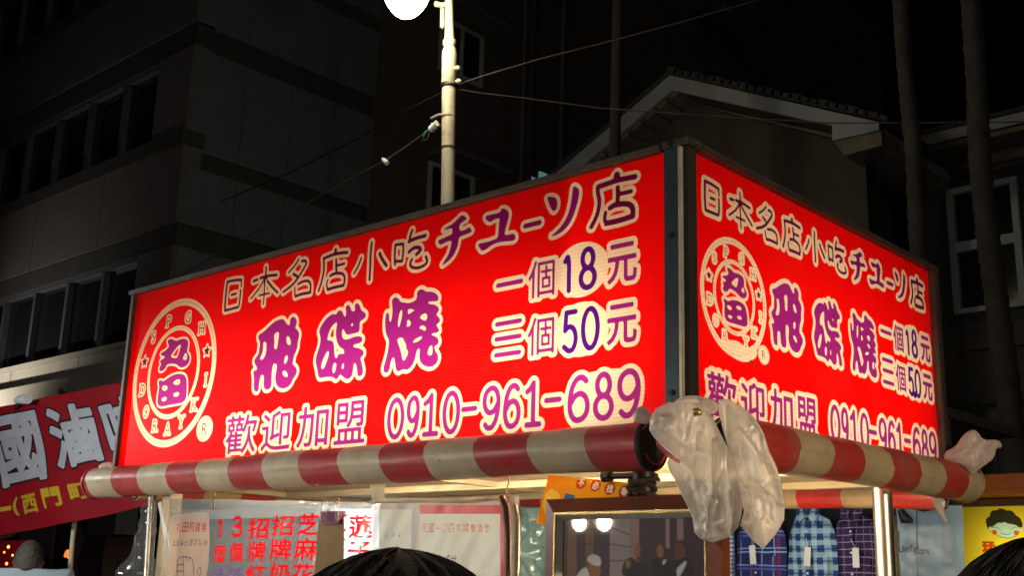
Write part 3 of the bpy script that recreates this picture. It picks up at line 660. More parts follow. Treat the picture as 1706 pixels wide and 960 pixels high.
# hooks
def hook(px, y0, y1, yv, label):
    a = at(px, y0, 1, yv); b = at(px, y1, 1, yv); L = a[2]-b[2]
    pts = [(a[0]+.004*math.sin(k*.9), yv, a[2]-L*.5*k/6) for k in range(7)]
    for k in range(15):
        th = -.6+k*.42; pts.append((a[0]+.008*math.sin(th), yv-.004, a[2]-L*.72-.26*L*-math.cos(th)))
    return wire_thing('wire_hook', label, 'hook', pts, .0019, MT['wire'], 'rusty wire hooks under the long awning roll')
hook(358, 822, 850, -.05, 'rusty wire hook holding the top of the red lettered menu sheet')
hook(846, 795, 846, -.05, 'rusty wire hook above the right corner of the certificate sleeve')
# cardboard strip in a binder clip
tg = thing('cardboard_strip', 'brown cardboard strip held by a purple binder clip over the menu', 'cardboard', at(550, 960, 1, -.055))
f0 = lambda x, y, yv=-.055: at(x, y, 1, yv)
P4 = [f0(531, 867), f0(572, 865), f0(571, 985), (f0(521, 985))]
mb = MB(); mb.add([*P4, *[p+np.array([0, .003, 0]) for p in P4]], [(0, 3, 2, 1), (4, 5, 6, 7), (0, 1, 5, 4), (1, 2, 6, 5), (2, 3, 7, 6), (3, 0, 4, 7)]); mb.build('card', MT['board'], tg)
MT['clip'] = mat('purple_clip', (.20, .06, .12), .35, .2, .3, 20)
Q = [f0(533, 853, -.062), f0(567, 852, -.062), f0(562, 874, -.068), f0(538, 875, -.068)]
mb = MB(); mb.add([*Q, *[p+np.array([0, .018, 0]) for p in Q]], [(0, 3, 2, 1), (4, 5, 6, 7), (0, 1, 5, 4), (1, 2, 6, 5), (2, 3, 7, 6), (3, 0, 4, 7)]); mb.build('clip', MT['clip'], tg)
for x in (541, 561): MB().tube([f0(x-1, 868, -.072), f0(x-3, 845, -.065), f0(x-4, 833, -.06), f0(x, 829, -.06), f0(x+4, 833, -.06), f0(x+3, 845, -.065), f0(x+2, 868, -.072)], .0011, 6).build('clip_wire', MT['chrome'], tg)
# certificate sleeve
F = Face(624, 836, 862, 960, -.045, .0022, .06)
bb = lambda a, b, c, d: [F.p(a, c), F.p(b, c), F.p(b, d), F.p(a, d)]
F.g.poly([bb(699, 848, 842, 1000)], [('b', 0)], 0); F.g.poly([bb(699, 834, 857, 1000)], [('w', 0)], 0)
F.g.poly([bb(631, 686, 849, 915)], [('w', 0)], 0)
for i, c in enumerate('民國一〇四年國慶酒會'):
    x = 702+i*11.6; F.ch(c, x, x+9.0, (873 if c not in '一' else 880), (888 if c not in '一' else 882), [('r', 0)], .0002)
for i, c in enumerate('莊朝豪'): F.ch(c, 641+i*11, 647+i*11, 888, 897, [('k', 0)], -.0001)
for i, c in enumerate('鬆餅'): F.ch(c, 716+i*26, 735+i*26, 925, 948, [('k', 0)], .0002)
slv = thing('certificate_sleeve', 'clear plastic sleeve with a red edged certificate and a small card', 'certificate', at(740, 960, 1, -.045))
F.g.sheet('certificate', F.fn(.0012, 5, 4), film_print('printed_sleeve', [('b', (.45, .02, .03)), ('w', (.52, .56, .53)), ('r', (.52, .06, .05)), ('k', (.04, .04, .05))], (.45, .40, .45), .30, thru=.07, gls=.035, bst=.12, rough=.32), slv)
MB().tube([at(618, 838, 1, -.05), at(632, 835, 1, -.06), at(700, 834, 1, -.06), at(770, 835, 1, -.062), at(832, 831, 1, -.06)], [.005, .007, .006, .006, .004], 8).build('top_cord', MT['ceiling'], slv)
MB().tube([at(835, 828, 1, -.06), at(842, 845, 1, -.06), at(846, 900, 1, -.06), at(845, 985, 1, -.06)], [.007, .011, .008, .009], 9).build('side_stick', MT['wood'], slv)
MB().tube([at(856, 842, 1, -.055), at(860, 870, 1, -.055), at(858, 985, 1, -.055)], [.009, .010, .009], 9).build('side_stick', MT['cream'], slv, label='pale wooden stick at the edge of the sleeve')
film_patch('cloth_tie', 'short cream cloth tie hanging from the roll between menu and certificate', ((617, 806), (644, 805), (640, 838), (621, 838)), -.055, MT['ceiling'], .004, 8, 'cloth')
# yellow no-change-needed card
cd = thing('yellow_card', 'tilted orange and yellow card with white characters in red discs behind the frame', 'card', at(980, 850, 1, .0))
c0, c1, c3 = at(914, 792, 1, .0), at(1062, 806, 1, .0), at(896, 862, 1, .0)
ex = c1-c0; W_ = np.linalg.norm(ex); ex /= W_; ez = c3-c0; ez = ez/np.linalg.norm(ez)
g = Grid(W_, .12, .0018)
inv = np.linalg.inv(np.array([[ex[0], ez[0]], [ex[2], ez[2]]]))
def cp_(x, y): q = at(x, y, 1, 0.)-c0; return tuple(inv @ np.array([q[0], q[2]]))
for (x, y), c in zip(((968.5, 805.5), (992.5, 809.5), (1016, 815), (1040, 820)), '不必找零'):
    u, v = cp_(x, y); g.ellipse(u, v, .0152, .0152, [('o', 0)]); g.char(c, u-.009, u+.009, v-.009, v+.009, [('w', 0)], .0008)
g.poly([[cp_(942, 822), cp_(958, 826), cp_(956, 836), cp_(938, 836)]], [('b', 0)], 0)
g.poly([[cp_(912, 812), cp_(935, 822), cp_(930, 850), cp_(900, 858)]], [('y', 0)], 1)
t = NT('printed_yellow_card'); c = inked(t, (.90, .42, .01), [('y', (.95, .74, .10)), ('o', (.62, .06, .01)), ('w', (.9, .85, .75)), ('b', (.05, .2, .5))])
t.bsdf(c, .75, spec=.15); g.sheet('card_face', lambda U, V: tuple(c0[i]+ex[i]*U+ez[i]*V for i in range(3)), t.m, cd)

# ------------------------------------------------------------------ framed photograph
fr = thing('picture_frame', 'large wooden picture frame with a reception photograph below the sign corner', 'picture', (-.11, -.05, 1.38))
X0, X1, Z1, Z0 = -.352, .122, 1.792, 1.40; YF = -.06
wd = .036
def mitre(name, i, a, b, y0, y1, m, bev=.0):
    """four mitred bars between rectangle inset a and b"""
    for sd in range(4):
        o_ = [(X0+a, Z1-a), (X1-a, Z1-a), (X1-a, Z0+a), (X0+a, Z0+a)]; n_ = [(X0+b, Z1-b), (X1-b, Z1-b), (X1-b, Z0+b), (X0+b, Z0+b)]
        p, q = o_[sd], o_[(sd+1) % 4]; r, s2 = n_[(sd+1) % 4], n_[sd]
        vs = [(p[0], y0, p[1]), (q[0], y0, q[1]), (r[0], y1, r[1]), (s2[0], y1, s2[1])]
        vs += [(v[0], .0+YF+.03, v[2]) for v in vs]
        MB().add(vs, [(0, 3, 2, 1), (4, 5, 6, 7), (0, 1, 5, 4), (1, 2, 6, 5), (2, 3, 7, 6), (3, 0, 4, 7)]).build(name, m, fr)
mitre('frame_bar', 0, 0, .030, YF, YF-.010, MT['wood'])
mitre('gilt_strip', 0, .031, .037, YF-.008, YF-.008, MT['gilt'])
mitre('silver_lip', 0, .0375, .047, YF-.006, YF+.006, MT['silverlip'])
bead = MB()
for k in range(70):
    x = X0+.034+k*(X1-X0-.068)/69; bead.obox((x, YF-.0095, Z1-.034), (1, 0, .5), (0, 1, 0), (-.5, 0, 1), .0052, .003, .0028)
for k in range(56):
    z = Z1-.036-k*.0062; bead.obox((X0+.034, YF-.0095, z), (1, 0, .5), (0, 1, 0), (-.5, 0, 1), .0028, .003, .0048); bead.obox((X1-.034, YF-.0095, z), (1, 0, .5), (0, 1, 0), (-.5, 0, 1), .0028, .003, .0048)
bead.build('beading', MT['gilt'], fr, kind='stuff')
F = Face(935, 864, 1170, 960, YF+.008, .0018, .17); F.X0 = X0+.045; F.Z0 = Z1-.045; F.g = Grid(X1-X0-.09, Z1-Z0-.09, .0018)
def pp(x, y): q = at(x, y, 1, YF+.008); return (q[0]-F.X0, F.Z0-q[2])
zz = lambda pts: [pp(910+a/5.687, 830+b/5.687) for a, b in pts]
PI_ = F.g
PI_.poly([zz([(165,200),(290,200),(290,760),(165,760)])], [('a', 0)], 0); PI_.poly([zz([(370,200),(450,200),(450,760),(370,760)])], [('a', 0)], 0)
PI_.poly([zz([(602,195),(800,195),(800,760),(602,760)])], [('g', 0)], 0); PI_.poly([zz([(800,195),(880,195),(880,470),(800,760)])], [('h', 0)], 0)
PI_.poly([zz([(1130,195),(1170,195),(1170,480),(1130,480)])], [('h', 0)], 0); PI_.poly([zz([(1240,195),(1300,195),(1300,400),(1240,400)])], [('h', 0)], 0)
for l in ([(370,305),(602,280),(790,350)], [(370,440),(602,440),(800,470)], [(602,598),(760,596)]): PI_.stroke(zz(l), .0009, [('l', 0)], 0)
PI_.poly([zz([(385,600),(395,555),(450,530),(510,560),(522,600),(515,655),(440,640),(400,610)])], [('w', 0)])            # cook's cap
PI_.poly([zz([(400,620),(440,645),(512,660),(520,700),(500,760),(420,760),(395,700)])], [('s', 0)])
PI_.poly([zz([(280,760),(310,700),(375,650),(400,700),(415,770),(280,770)])], [('w', 0)])
PI_.ellipse(*zz([(1080,505)])[0], .009, .014, [('s', 0)]); PI_.poly([zz([(1030,480),(1050,440),(1110,440),(1140,490),(1135,540),(1110,480),(1060,470)])], [('l', 0)])
PI_.ellipse(*zz([(1265,520)])[0], .015, .021, [('t', 0)]); PI_.poly([zz([(1230,410),(1330,420),(1360,500),(1330,560),(1290,520),(1290,440)])], [('l', 0)])
PI_.poly([zz([(710,760),(720,640),(760,580),(820,560),(860,620),(900,590),(980,640),(990,760)])], [('k', 0)])
PI_.ellipse(*zz([(862,500)])[0], .009, .014, [('s', 0)]); PI_.poly([zz([(850,600),(900,600),(905,770),(860,770)])], [('h', 0)])
PI_.poly([zz([(990,760),(1000,600),(1050,560),(1120,620),(1210,600),(1330,560),(1400,600),(1400,780),(990,780)])], [('k', 0)])
PI_.poly([zz([(1230,680),(1270,640),(1330,590),(1325,640),(1260,760),(1240,760)])], [('w', 0)]); PI_.poly([zz([(1100,600),(1140,580),(1130,620),(1105,640)])], [('w', 0)])
PI_.ellipse(*zz([(775,630)])[0], .007, .009, [('u', 0)])
t = NT('reception_photograph'); c = inked(t, (.045, .022, .045), [('a', (.20, .11, .07)), ('g', (.34, .29, .31)), ('h', (.36, .22, .24)), ('l', (.015, .008, .008)), ('s', (.34, .13, .07)), ('t', (.13, .045, .03)), ('k', (.008, .008, .014)), ('u', (.28, .16, .03)), ('w', (.70, .70, .74))], .002)
nz = t.ramp(t.noise(16, 4), .3, .8); c = t.mix(t.math('MULTIPLY', nz, .35), c, (.05, .025, .05))
t.bsdf(c, .5, coat=1.0, bump=t.noise(9, 2), bstr=.10, bdist=.004, spec=.3)
F.g.sheet('photograph', F.fn(0), t.m, fr)

# ------------------------------------------------------------------ plastic bags
def inpoly(x, y, P):
    c = False; n = len(P)
    for i in range(n):
        (ax, ay), (bx, by) = P[i], P[(i+1) % n]
        if (ay > y) != (by > y) and x < ax+(y-ay)*(bx-ax)/(by-ay): c = not c
    return c
def dpoly(x, y, P):
    b = 1e9; n = len(P)
    for i in range(n):
        (ax, ay), (bx, by) = P[i], P[(i+1) % n]; dx, dy = bx-ax, by-ay; q = dx*dx+dy*dy+1e-9
        t = max(0, min(1, ((x-ax)*dx+(y-ay)*dy)/q)); b = min(b, (x-ax-t*dx)**2+(y-ay-t*dy)**2)
    return math.sqrt(b)
FH = np.array([FX[0], FX[1], 0]); FH /= np.linalg.norm(FH)
def puffy(name, m, outline, depth, thick, folds, parent=None, step=3.0, seed=0, tilt=(0, 0), rmax=42, wr=1.0, ck=1, **k):
    """a crumpled hollow bag: outline on an upright plane, bulging to both sides, creased along fold lines"""
    P = chaikin(outline, ck); xs = P[:, 0]; ys = P[:, 1]; P = [tuple(q) for q in P]
    nx = int((xs.max()-xs.min())/step)+2; ny = int((ys.max()-ys.min())/step)+2; idx = {}; vf = []; vb = []
    for j in range(ny+1):
        for i in range(nx+1):
            x = xs.min()+(i-.5)*step; y = ys.min()+(j-.5)*step; ins = inpoly(x, y, P); d = dpoly(x, y, P)
            if not ins and d > step*.9: continue
            if not ins: # snap to the edge
                best = None; bd = 1e9
                for q in range(len(P)):
                    (ax, ay), (bx, by) = P[q], P[(q+1) % len(P)]; dx, dy = bx-ax, by-ay; tt = max(0, min(1, ((x-ax)*dx+(y-ay)*dy)/(dx*dx+dy*dy+1e-9)))
                    e = (x-ax-tt*dx)**2+(y-ay-tt*dy)**2
                    if e < bd: bd = e; best = (ax+tt*dx, ay+tt*dy)
                x, y = best; d = 0
            h = math.sqrt(max(0, 1-(1-min(1, d/rmax))**2))
            v = Vector((x*.012+seed*7, y*.007, seed*3.))
            cr = 0
            for o_ in range(4):
                f_ = 1.9**o_; cr += (1-abs(noise.noise(v*f_*1.6)*2.2))*.5/f_**.75
            fo = 0
            for (ax, ay, bx, by, wd_, dp) in folds:
                dx, dy = bx-ax, by-ay; tt = max(0, min(1, ((x-ax)*dx+(y-ay)*dy)/(dx*dx+dy*dy))); dd = math.hypot(x-ax-tt*dx, y-ay-tt*dy)+noise.noise(v*5)*2.5
                fo += dp*math.exp(-(dd/wd_)**2)
            vo = Vector((x*.042+seed*3+noise.noise(v*3)*.5, y*.016+noise.noise(v*4)*.4, seed*2.)); F_ = noise.voronoi(vo)[0]; F2_ = noise.voronoi(vo*2.3)[0]
            fac_ = (F_[1]-F_[0])*.6+(F2_[1]-F2_[0])*.25
            off = thick*h*(.55+.12*wr*(cr-.5)+.80*wr*(fac_-.25))+fo*min(1, d/6)
            dep = depth+tilt[0]*(x-xs.mean())+tilt[1]*(y-ys.mean())
            d_ = FX+(x-853)/FPX*RX-(y-480)/FPX*UX; base = CAM+d_*(dep/float(d_@FH))
            idx[(i, j)] = len(vf); vf.append(base-FH*off); vb.append(base+FH*(thick*h*(.5+.3*cr)+.002))
    fs = []; fb = []; n = len(vf)
    for (i, j), a in idx.items():
        q = [(i, j), (i, j+1), (i+1, j+1), (i+1, j)]
        if all(z in idx for z in q):
            r = [idx[z] for z in q]; fs.append(tuple(r)); fb.append(tuple(n+z for z in r[::-1]))
    return MB().add(vf+vb, fs+fb, True).build(name, m, parent, **k)
def bag_mat(name, col, dens=.5):
    t = NT(name); n1 = t.noise(13, 5, rough=.6); n2 = t.noise(26, 4); n2.node.noise_type = 'RIDGED_MULTIFRACTAL'; n2.node.normalize = True
    bn = t.n('ShaderNodeBump'); bn.inputs['Strength'].default_value = .6; bn.inputs['Distance'].default_value = .008; t.l(n1, bn.inputs['Height'])
    b2 = t.n('ShaderNodeBump'); b2.inputs['Strength'].default_value = .35; b2.inputs['Distance'].default_value = .002; t.l(n2, b2.inputs['Height']); t.l(bn.outputs[0], b2.inputs['Normal'])
    c = t.mix(t.ramp(n1, .35, .75), col, tuple(x*.72 for x in col))
    tl = t.n('ShaderNodeBsdfTranslucent'); df = t.n('ShaderNodeBsdfDiffuse'); gl = t.n('ShaderNodeBsdfGlossy'); tp = t.n('ShaderNodeBsdfTransparent')
    gl.inputs['Roughness'].default_value = .36
    t.l(c, tl.inputs[0]); t.l(c, df.inputs[0])
    for q, i in ((tl, 1), (df, 2)): t.l(b2.outputs[0], q.inputs[i])
    t.l(b2.outputs[0], gl.inputs['Normal'])
    def mx(f, a, b): q = t.n('ShaderNodeMixShader'); q.inputs[0].default_value = f; t.l(a.outputs[0], q.inputs[1]); t.l(b.outputs[0], q.inputs[2]); return q
    m = mx(.10, mx(.16, mx(dens, df, tl), tp), gl); t.l(m.outputs[0], t.out.inputs[0]); return t.m
BAG = bag_mat('milky_bag_plastic', (.92, .90, .86), .6); BAG2 = bag_mat('white_bag_plastic', (.80, .78, .74), .45)
z = lambda pts: [(1000+a/3.0, 620+b/3.0) for a, b in pts]
bg_ = thing('plastic_bag', 'big crumpled translucent plastic bag pulled over the corner between the two awning rolls', 'plastic bag', at(1180, 900, 3, 2.35))
puffy('bag_film', BAG, z([(250,235),(275,185),(340,150),(380,155),(440,150),(520,192),(562,226),(606,318),(650,400),(690,560),(715,640),(705,720),(690,780),(640,830),(560,855),(500,835),(470,800),(462,730),(445,690),(400,600),(360,520),(330,450),(345,430),(430,480),(470,530),(400,440),(330,390),(270,330),(245,290)]), 2.33, .048,
      [(560,300,560,600,5,-.016),(500,330,520,520,9,.014),(480,600,510,720,8,.015),(470,660,560,640,6,-.012),(620,400,600,780,12,.018),(540,600,530,760,5,-.012),(330,300,520,420,10,.010)] and
      [(1186,735,1187,830,3.0,-.020),(1165,730,1172,800,5,.012),(1160,822,1172,865,4,.013),(1205,750,1203,880,6,.016),(1180,830,1178,880,3,-.012),(1110,720,1170,765,5,.010),(1090,700,1120,700,6,.012),(1140,760,1160,800,4,-.010),(1225,800,1220,860,4,-.010)], bg_, 2.4, 1, rmax=60, ck=0)
puffy('bag_film', BAG, z([(590,140),(640,135),(700,170),(770,225),(815,300),(845,400),(880,470),(905,560),(922,660),(920,740),(880,810),(815,885),(770,850),(725,800),(700,770),(718,700),(700,600),(670,480),(640,380),(617,300),(594,205)]), 2.30, .038,
      [(1240,820,1300,840,5,.012),(1241,815,1270,912,4,.012),(1262,830,1300,835,4,-.010),(1225,700,1260,800,7,.013),(1230,720,1290,800,4,-.012),(1210,680,1215,730,4,-.012),(1280,760,1305,840,5,.010),(1250,690,1280,745,5,.010),(1246,800,1290,838,3,-.012)], bg_, 2.4, 2, rmax=50, ck=0)
puffy('bag_top', BAG, z([(355,160),(400,125),(470,115),(550,135),(592,160),(585,205),(540,212),(520,200),(470,180),(430,168),(380,190),(350,185)]), 2.36, .03, [(1125,670,1190,675,4,.01),(1160,665,1165,685,3,-.008)], bg_, 2.6, 3, rmax=14)
MB().tube([at(1155, 683, 3, 2.28), at(1160, 687, 3, 2.275), at(1168, 690, 3, 2.28)], [.003, .010, .004], 10).build('gold_glint', MT['gilt'], bg_)  # gilt tube put in for the gold highlight on the bag
puffy('bag_tail', BAG2, z([(162,200),(205,165),(240,185),(262,220),(245,260),(195,258),(165,240)]), 2.42, .012, [(1060,690,1085,700,3,.008)], bg_, 2.4, 4, rmax=10)
PK = bag_mat('pink_cloth_edge', (.55, .08, .12), .2)
puffy('cloth_edge', PK, z([(280,345),(310,350),(360,400),(420,460),(470,530),(440,515),(380,465),(310,405),(280,370)]), 2.38, .008, [], bg_, 2.4, 5, rmax=5, label='pink red cloth edge showing at the mouth of the bag')
b2 = thing('plastic_bag', 'small white plastic bag tied over the far right end of the side awning roll', 'plastic bag', at(1600, 790, 3, 3.2))
z = lambda pts: [(1440+a/3.69, 700+b/3.69) for a, b in pts]
puffy('bag_film', BAG2, z([(490,200),(560,165),(610,90),(665,55),(700,75),(728,125),(830,120),(852,172),(810,170),(800,235),(755,270),(700,310),(655,350),(640,310),(600,275),(560,262),(495,262)]), 3.33, .03, [(1600,765,1640,730,3,.012),(1630,720,1640,770,3,-.010),(1620,780,1660,735,3,.010),(1606,750,1580,765,4,.010)], b2, 2.2, 6, rmax=22, wr=1.3)
puffy('bag_tail', BAG2, z([(415,480),(498,485),(500,530),(485,560),(500,600),(522,630),(500,635),(475,600),(450,560),(425,520)]), 3.25, .010, [(1560,835,1572,862,2,.006)], b2, 1.6, 7, rmax=8)
puffy('plastic_bag', BAG2, [(163,779),(168,773),(178,770),(190,772),(188,782),(175,779),(168,784)], 3.98, .012, [], None, 1.2, 8, rmax=5, label='tiny white plastic scrap on the left end of the long roll', cat='plastic scrap')

# ------------------------------------------------------------------ street lamp and wires
YL = 4.5
def lp(x, y, dy=0): return at(x, y, 1, YL+dy)
gc = at(678, -22, 1, 3.75)
lampt = thing('street_lamp', 'white painted street lamp with a glowing globe behind the red sign', 'street lamp', (lp(746, 342)[0]+.1, YL, 0))
b0 = lp(746, 342); t0_ = lp(748, 0); dirp = (b0-t0_)/np.linalg.norm(b0-t0_)
base = b0.copy(); base[2] = .0
pw = .0052
MB().tube([base, b0, lp(747, 250), lp(748, 147)], [.075, .060, .060, .064], 24).build('pole', MT['pole'], lampt)
MB().tube([lp(748, 146), lp(749, 143), lp(749, 90), lp(749, 82), lp(749, 76)], [.064, .074, .070, .060, .040], 24).build('pole_sleeve', MT['pole'], lampt)
MB().tube([lp(749, 78), lp(749, 74), lp(749, 68), lp(749, 65)], [.040, .062, .062, .040], 24).build('collar', MT['pole'], lampt)
MB().tube([lp(749, 67), lp(748, 0), lp(747, -60), lp(746, -130)], [.045, .036, .034, .030], 20).build('upper_pole', MT['pole'], lampt)
for y in (196, 247): MB().tube([lp(747, y-1.5), lp(747, y+1.5)], [.066, .066], 24).build('band', MT['galv'], lampt)
MB().tube([lp(748, 141), lp(748, 146)], [.079, .079], 24).build('band', MT['black'], lampt)
for x, y in ((763, 113), (765, 135)): MB().tube([lp(x-5, y), lp(x-1, y), lp(x+3, y)], [.014, .024, .010], 12).build('bolt', MT['pole'], lampt)
MB().tube([lp(737, 47), lp(737, 44), lp(737, 14)], [.008, .022, .020], 12).build('stay_rod', MT['pole'], lampt)
MB().tube([lp(727, 6), lp(735, 8), lp(748, 6)], [.03, .024, .02], 12).build('stay_bracket', MT['pole'], lampt)
MB().tube([lp(746, -126), lp(735, -150), lp(720, -165, -.3), gc+np.array([0, .12, .56]), gc+np.array([0, .02, .54]), gc+np.array([0, 0, .33])], .022, 14).build('arm', MT['pole'], lampt)
gm = MB(); n_ = 40; prof = [(0, 53), (6, 52.4), (13, 49.5), (20, 44), (27, 35.5), (32.5, 26), (36, 15), (37.5, 2), (38, -14), (33, -28), (24, -38), (12, -42)]
vs = []; sc_ = .00535
for r, y in prof:
    for k in range(n_):
        a = 2*math.pi*k/n_; vs.append(gc+np.array([r*sc_*math.cos(a), r*sc_*math.sin(a), -y*sc_]))
fs = [(j*n_+k, (j+1)*n_+k, (j+1)*n_+(k+1) % n_, j*n_+(k+1) % n_) for j in range(len(prof)-1) for k in range(n_)]
gm.add(vs, fs, True); gm.build('globe', glow('lamp_globe', (1, .84, .52), 62), lampt)
MB().tube([gc+np.array([0, 0, 40*sc_]), gc+np.array([0, 0, 48*sc_]), gc+np.array([0, 0, 66*sc_])], [.13, .15, .03], 24).build('globe_cap', MT['pole'], lampt)
ins = thing('insulator', 'white porcelain wire insulator with green tape on the lamp pole', 'insulator', lp(722, 210, -.05))
MB().tube([lp(718, 197, -.1), lp(728, 192, -.1), lp(740, 189)], [.012, .012, .012], 8).build('bracket', MT['alupale'], ins)
MB().tube([lp(716, 216, -.08), lp(719, 215, -.08), lp(720, 211, -.08), lp(724, 210, -.08), lp(725, 207, -.08), lp(728, 205, -.08)], [.02, .036, .022, .038, .022, .03], 14).build('porcelain', MT['tag'], ins)
MB().tube([lp(730, 210, -.06), lp(740, 208)], [.012, .012], 8).build('bracket', MT['galv'], ins)
MT['green'] = mat('green_tape', (.02, .35, .14), .4)
MB().tube([lp(714, 216, -.08), lp(707, 222, -.08), lp(705, 232, -.09)], [.008, .012, .006], 8).build('tape', MT['green'], ins)
MB().tube([lp(716, 220, -.08), lp(712, 232, -.08), lp(703, 234, -.08), lp(708, 224, -.08)], .006, 6).build('wire_tail', MT['wire'], ins)
WG = 'overhead wires tied to the lamp pole'
wp = [lp(768, 142)]
def span(name, label, pts, r, m=None):
    P_ = [np.array(p) for p in pts]; out = []
    for a, b in zip(P_[:-1], P_[1:]):
        for k in range(6): out.append(a+(b-a)*k/6)
    out.append(P_[-1]); return wire_thing(name, label, 'wire', out, r, m or MT['cable'], WG)
span('overhead_wire', 'thick wire rising from the lamp pole to the upper right', [lp(752, 145), lp(800, 128, .3), lp(900, 98, .9), lp(1000, 73, 1.5), lp(1140, 35, 2.3), lp(1400, -40, 4)], .009)
span('overhead_wire', 'wire sagging from the lamp pole to the right across the gable roof', [lp(752, 147), lp(800, 155, .3), lp(877, 164, .8), lp(1000, 180, 1.5), lp(1185, 193, 2.4), lp(1385, 205, 3.2), lp(1706, 203, 4)], .007)
span('overhead_wire', 'dark wire falling left from the lamp pole across the tiled building', [lp(745, 150), lp(675, 184), lp(600, 228, .3), lp(480, 288, .8), lp(368, 336, 1.2)], .007, MT['black'])
span('overhead_wire', 'wire falling left from the green taped insulator with a small white clip', [lp(716, 216, -.08), lp(680, 242), lp(641, 268), lp(600, 289, .2), lp(500, 345, .6), lp(381, 412, 1.0), lp(295, 464, 1.3)], .008)
MB().tube([lp(637, 264), lp(641, 268), lp(645, 272)], [.01, .026, .022], 10).build('wire_clip', MT['tag'], None, 'small white clip hanging on the lower left wire', 'clip')

# ------------------------------------------------------------------ ground
box('ground', (-400, -400, -.3), (400, 400, 0), MT['asphalt'], kind='structure')
# ------------------------------------------------------------------ tiled office building (left)
XC, YB = -12.47, 6.0
bl = thing('office_building', 'dark tiled office building with ribbon windows on the left', 'building', (-20, 10, 0))
zA0, zA1, zW1, zW0 = 9.44, 9.07, 9.07, 7.74
def seg_l(name, x0, x1, z0, z1, y, m, d=.3, **k): return box(name, (x0, y, z0), (x1, y+d, z1), m, bl, **k)
XL = -34
bands = [(0, 3.95, 'brown'), (10.86, 12.2, 'w')]
# core
box('core', (XL, YB+.30, 0), (XC-.3, 30, 19), MT['concretedark'], bl)
def storey(zs0, zw0, zw1, zt, sm=None):
    """spandrel zs0..zw0, window ribbon zw0..zw1, lintel zw1..zt on the long side"""
    x = XC
    for i in range(10):
        seg_l('panel', XC-2.19*(i+1)+.008, XC-2.19*i-.008 if i else XC-.002, zs0+.01, zw0-.23, YB, MT['concrete2'])
    seg_l('sill_band', XL, XC+.03, zw0-.23 if sm is None else zw0-.07, zw0, YB-.05 if sm is None else YB-.10, sm or MT['concretedark'], .36)
    seg_l('lintel', XL, XC+.0, zw1+.0, zt, YB+.03, MT['concretedark'], .28)
    seg_l('pier', XC-.92, XC-.001, zw0+.001, zw1-.001, YB+.002, MT['concrete2'], .3)
    xm = -13.44
    w_ = box('window', (XL, YB+.20, zw0), (XC-.92, YB+.22, zw1), MT['glass'], bl)
    for i in range(14): box('mullion', (xm-1.095*i-.05, YB+.10, zw0+.05), (xm-1.095*i+.03, YB+.199, zw1-.05), MT['alu'], w_)
    box('frame', (XL, YB+.09, zw0+.001), (XC-.925, YB+.198, zw0+.045), MT['alu'], w_); box('frame', (XL, YB+.09, zw1-.045), (XC-.925, YB+.198, zw1-.001), MT['alu'], w_)
storey(3.98+.43, 4.74, 6.03, 6.34, MT['ledge'])
storey(6.345, 7.74, 9.07, 9.44)
storey(9.445, 10.85, 12.2, 12.55)
storey(12.56, 13.96, 15.3, 15.7)
seg_l('ledge_band', XL, XC+.05, 3.80, 4.30, YB-.35, MT['ledge'], .6, bev=.01)
for i in range(9): seg_l('ledge_panel', XC-2.19*(i+1)+.01, XC-2.19*i-.01, 4.34, 4.665, YB-.06, MT['ledge'])
seg_l('shop_fascia', XL, XC+.02, 2.9, 3.79, YB-.10, MT['concrete2'], .3)
seg_l('shop_wall', XL, XC, .0, 2.89, YB+.05, MT['brown'], .2)
# side with tile panels and recessed dark bands
ys = [6.08, 6.92, 7.78, 8.62, 9.46]
zs = [(0, 3.9), (4.0, 5.98), (6.38, 7.16), (7.42, 9.06), (9.46, 10.3), (10.55, 12.2), (12.55, 13.7), (13.95, 15.3), (15.6, 17)]
for (z0, z1) in ((.0, 4.0), (4.0, 6.02), (6.36, 7.22), (7.46, 9.04), (9.40, 10.6), (10.86, 12.2), (12.5, 13.7), (13.95, 15.3), (15.6, 19)):
    n = 1
    for q in range(n):
        for a, b in zip(ys[:-1], ys[1:]): box('tile_panel', (XC-.06, a+.006, z0+(z1-z0)*q/n+.006), (XC, b-.006, z0+(z1-z0)*(q+1)/n-.006), MT['concrete'], bl)
box('joint_backing', (XC-.28, YB+.31, 0), (XC-.061, 9.46, 19), MT['concretedark'], bl)
# ------------------------------------------------------------------ brown building behind the lamp
XM = -12.38
br = thing('brown_building', 'dark brown building with hooded windows behind the street lamp', 'building', (-16, 14, 0))
box('wall', (XM-6, 9.48, 0), (XM, 13.3, 22), MT['brown'], br)
box('wall', (XM-6, 13.31, 0), (XM-.35, 21.5, 21), MT['brown'], br)
for q, (x0, x1, yt, yb, hx0, hx1, hy) in enumerate(((724, 789, 8, 98, 712, 822, -8), (716, 782, 284, 400, 704, 814, 262))):
    def m_(x, y, dx=0): return at(x, y, 0, XM+dx)
    ya = m_(x0, 300)[1]; yb_ = m_(x1, 300)[1]
    zt = m_(x0, yt+ (0))[2]; zb = m_(x0, yt+ (250 if q else 235))[2]
    if q == 0: zt = m_(724, 28)[2]; zb = m_(724, 106)[2]
    else: zt = m_(716, 276)[2]; zb = zt-1.5
    wn = box('window', (XM+.002, ya, zb), (XM+.03, yb_, zt), MT['glass'], br)
    for a, b, c, d in ((ya-.06, ya, zb, zt), (yb_, yb_+.08, zb, zt), (ya-.06, yb_+.08, zt, zt+.07), (ya-.06, yb_+.08, zb-.08, zb), ((ya+yb_)/2-.03, (ya+yb_)/2+.03, zb, zt)):
        box('frame', (XM+.004, a, c), (XM+.07, b, d), MT['alupale'], wn)
    box('hood', (XM+.001, ya-.10, zt+.14), (XM+.55, yb_+.50, zt+.24), MT['concrete2'], br)
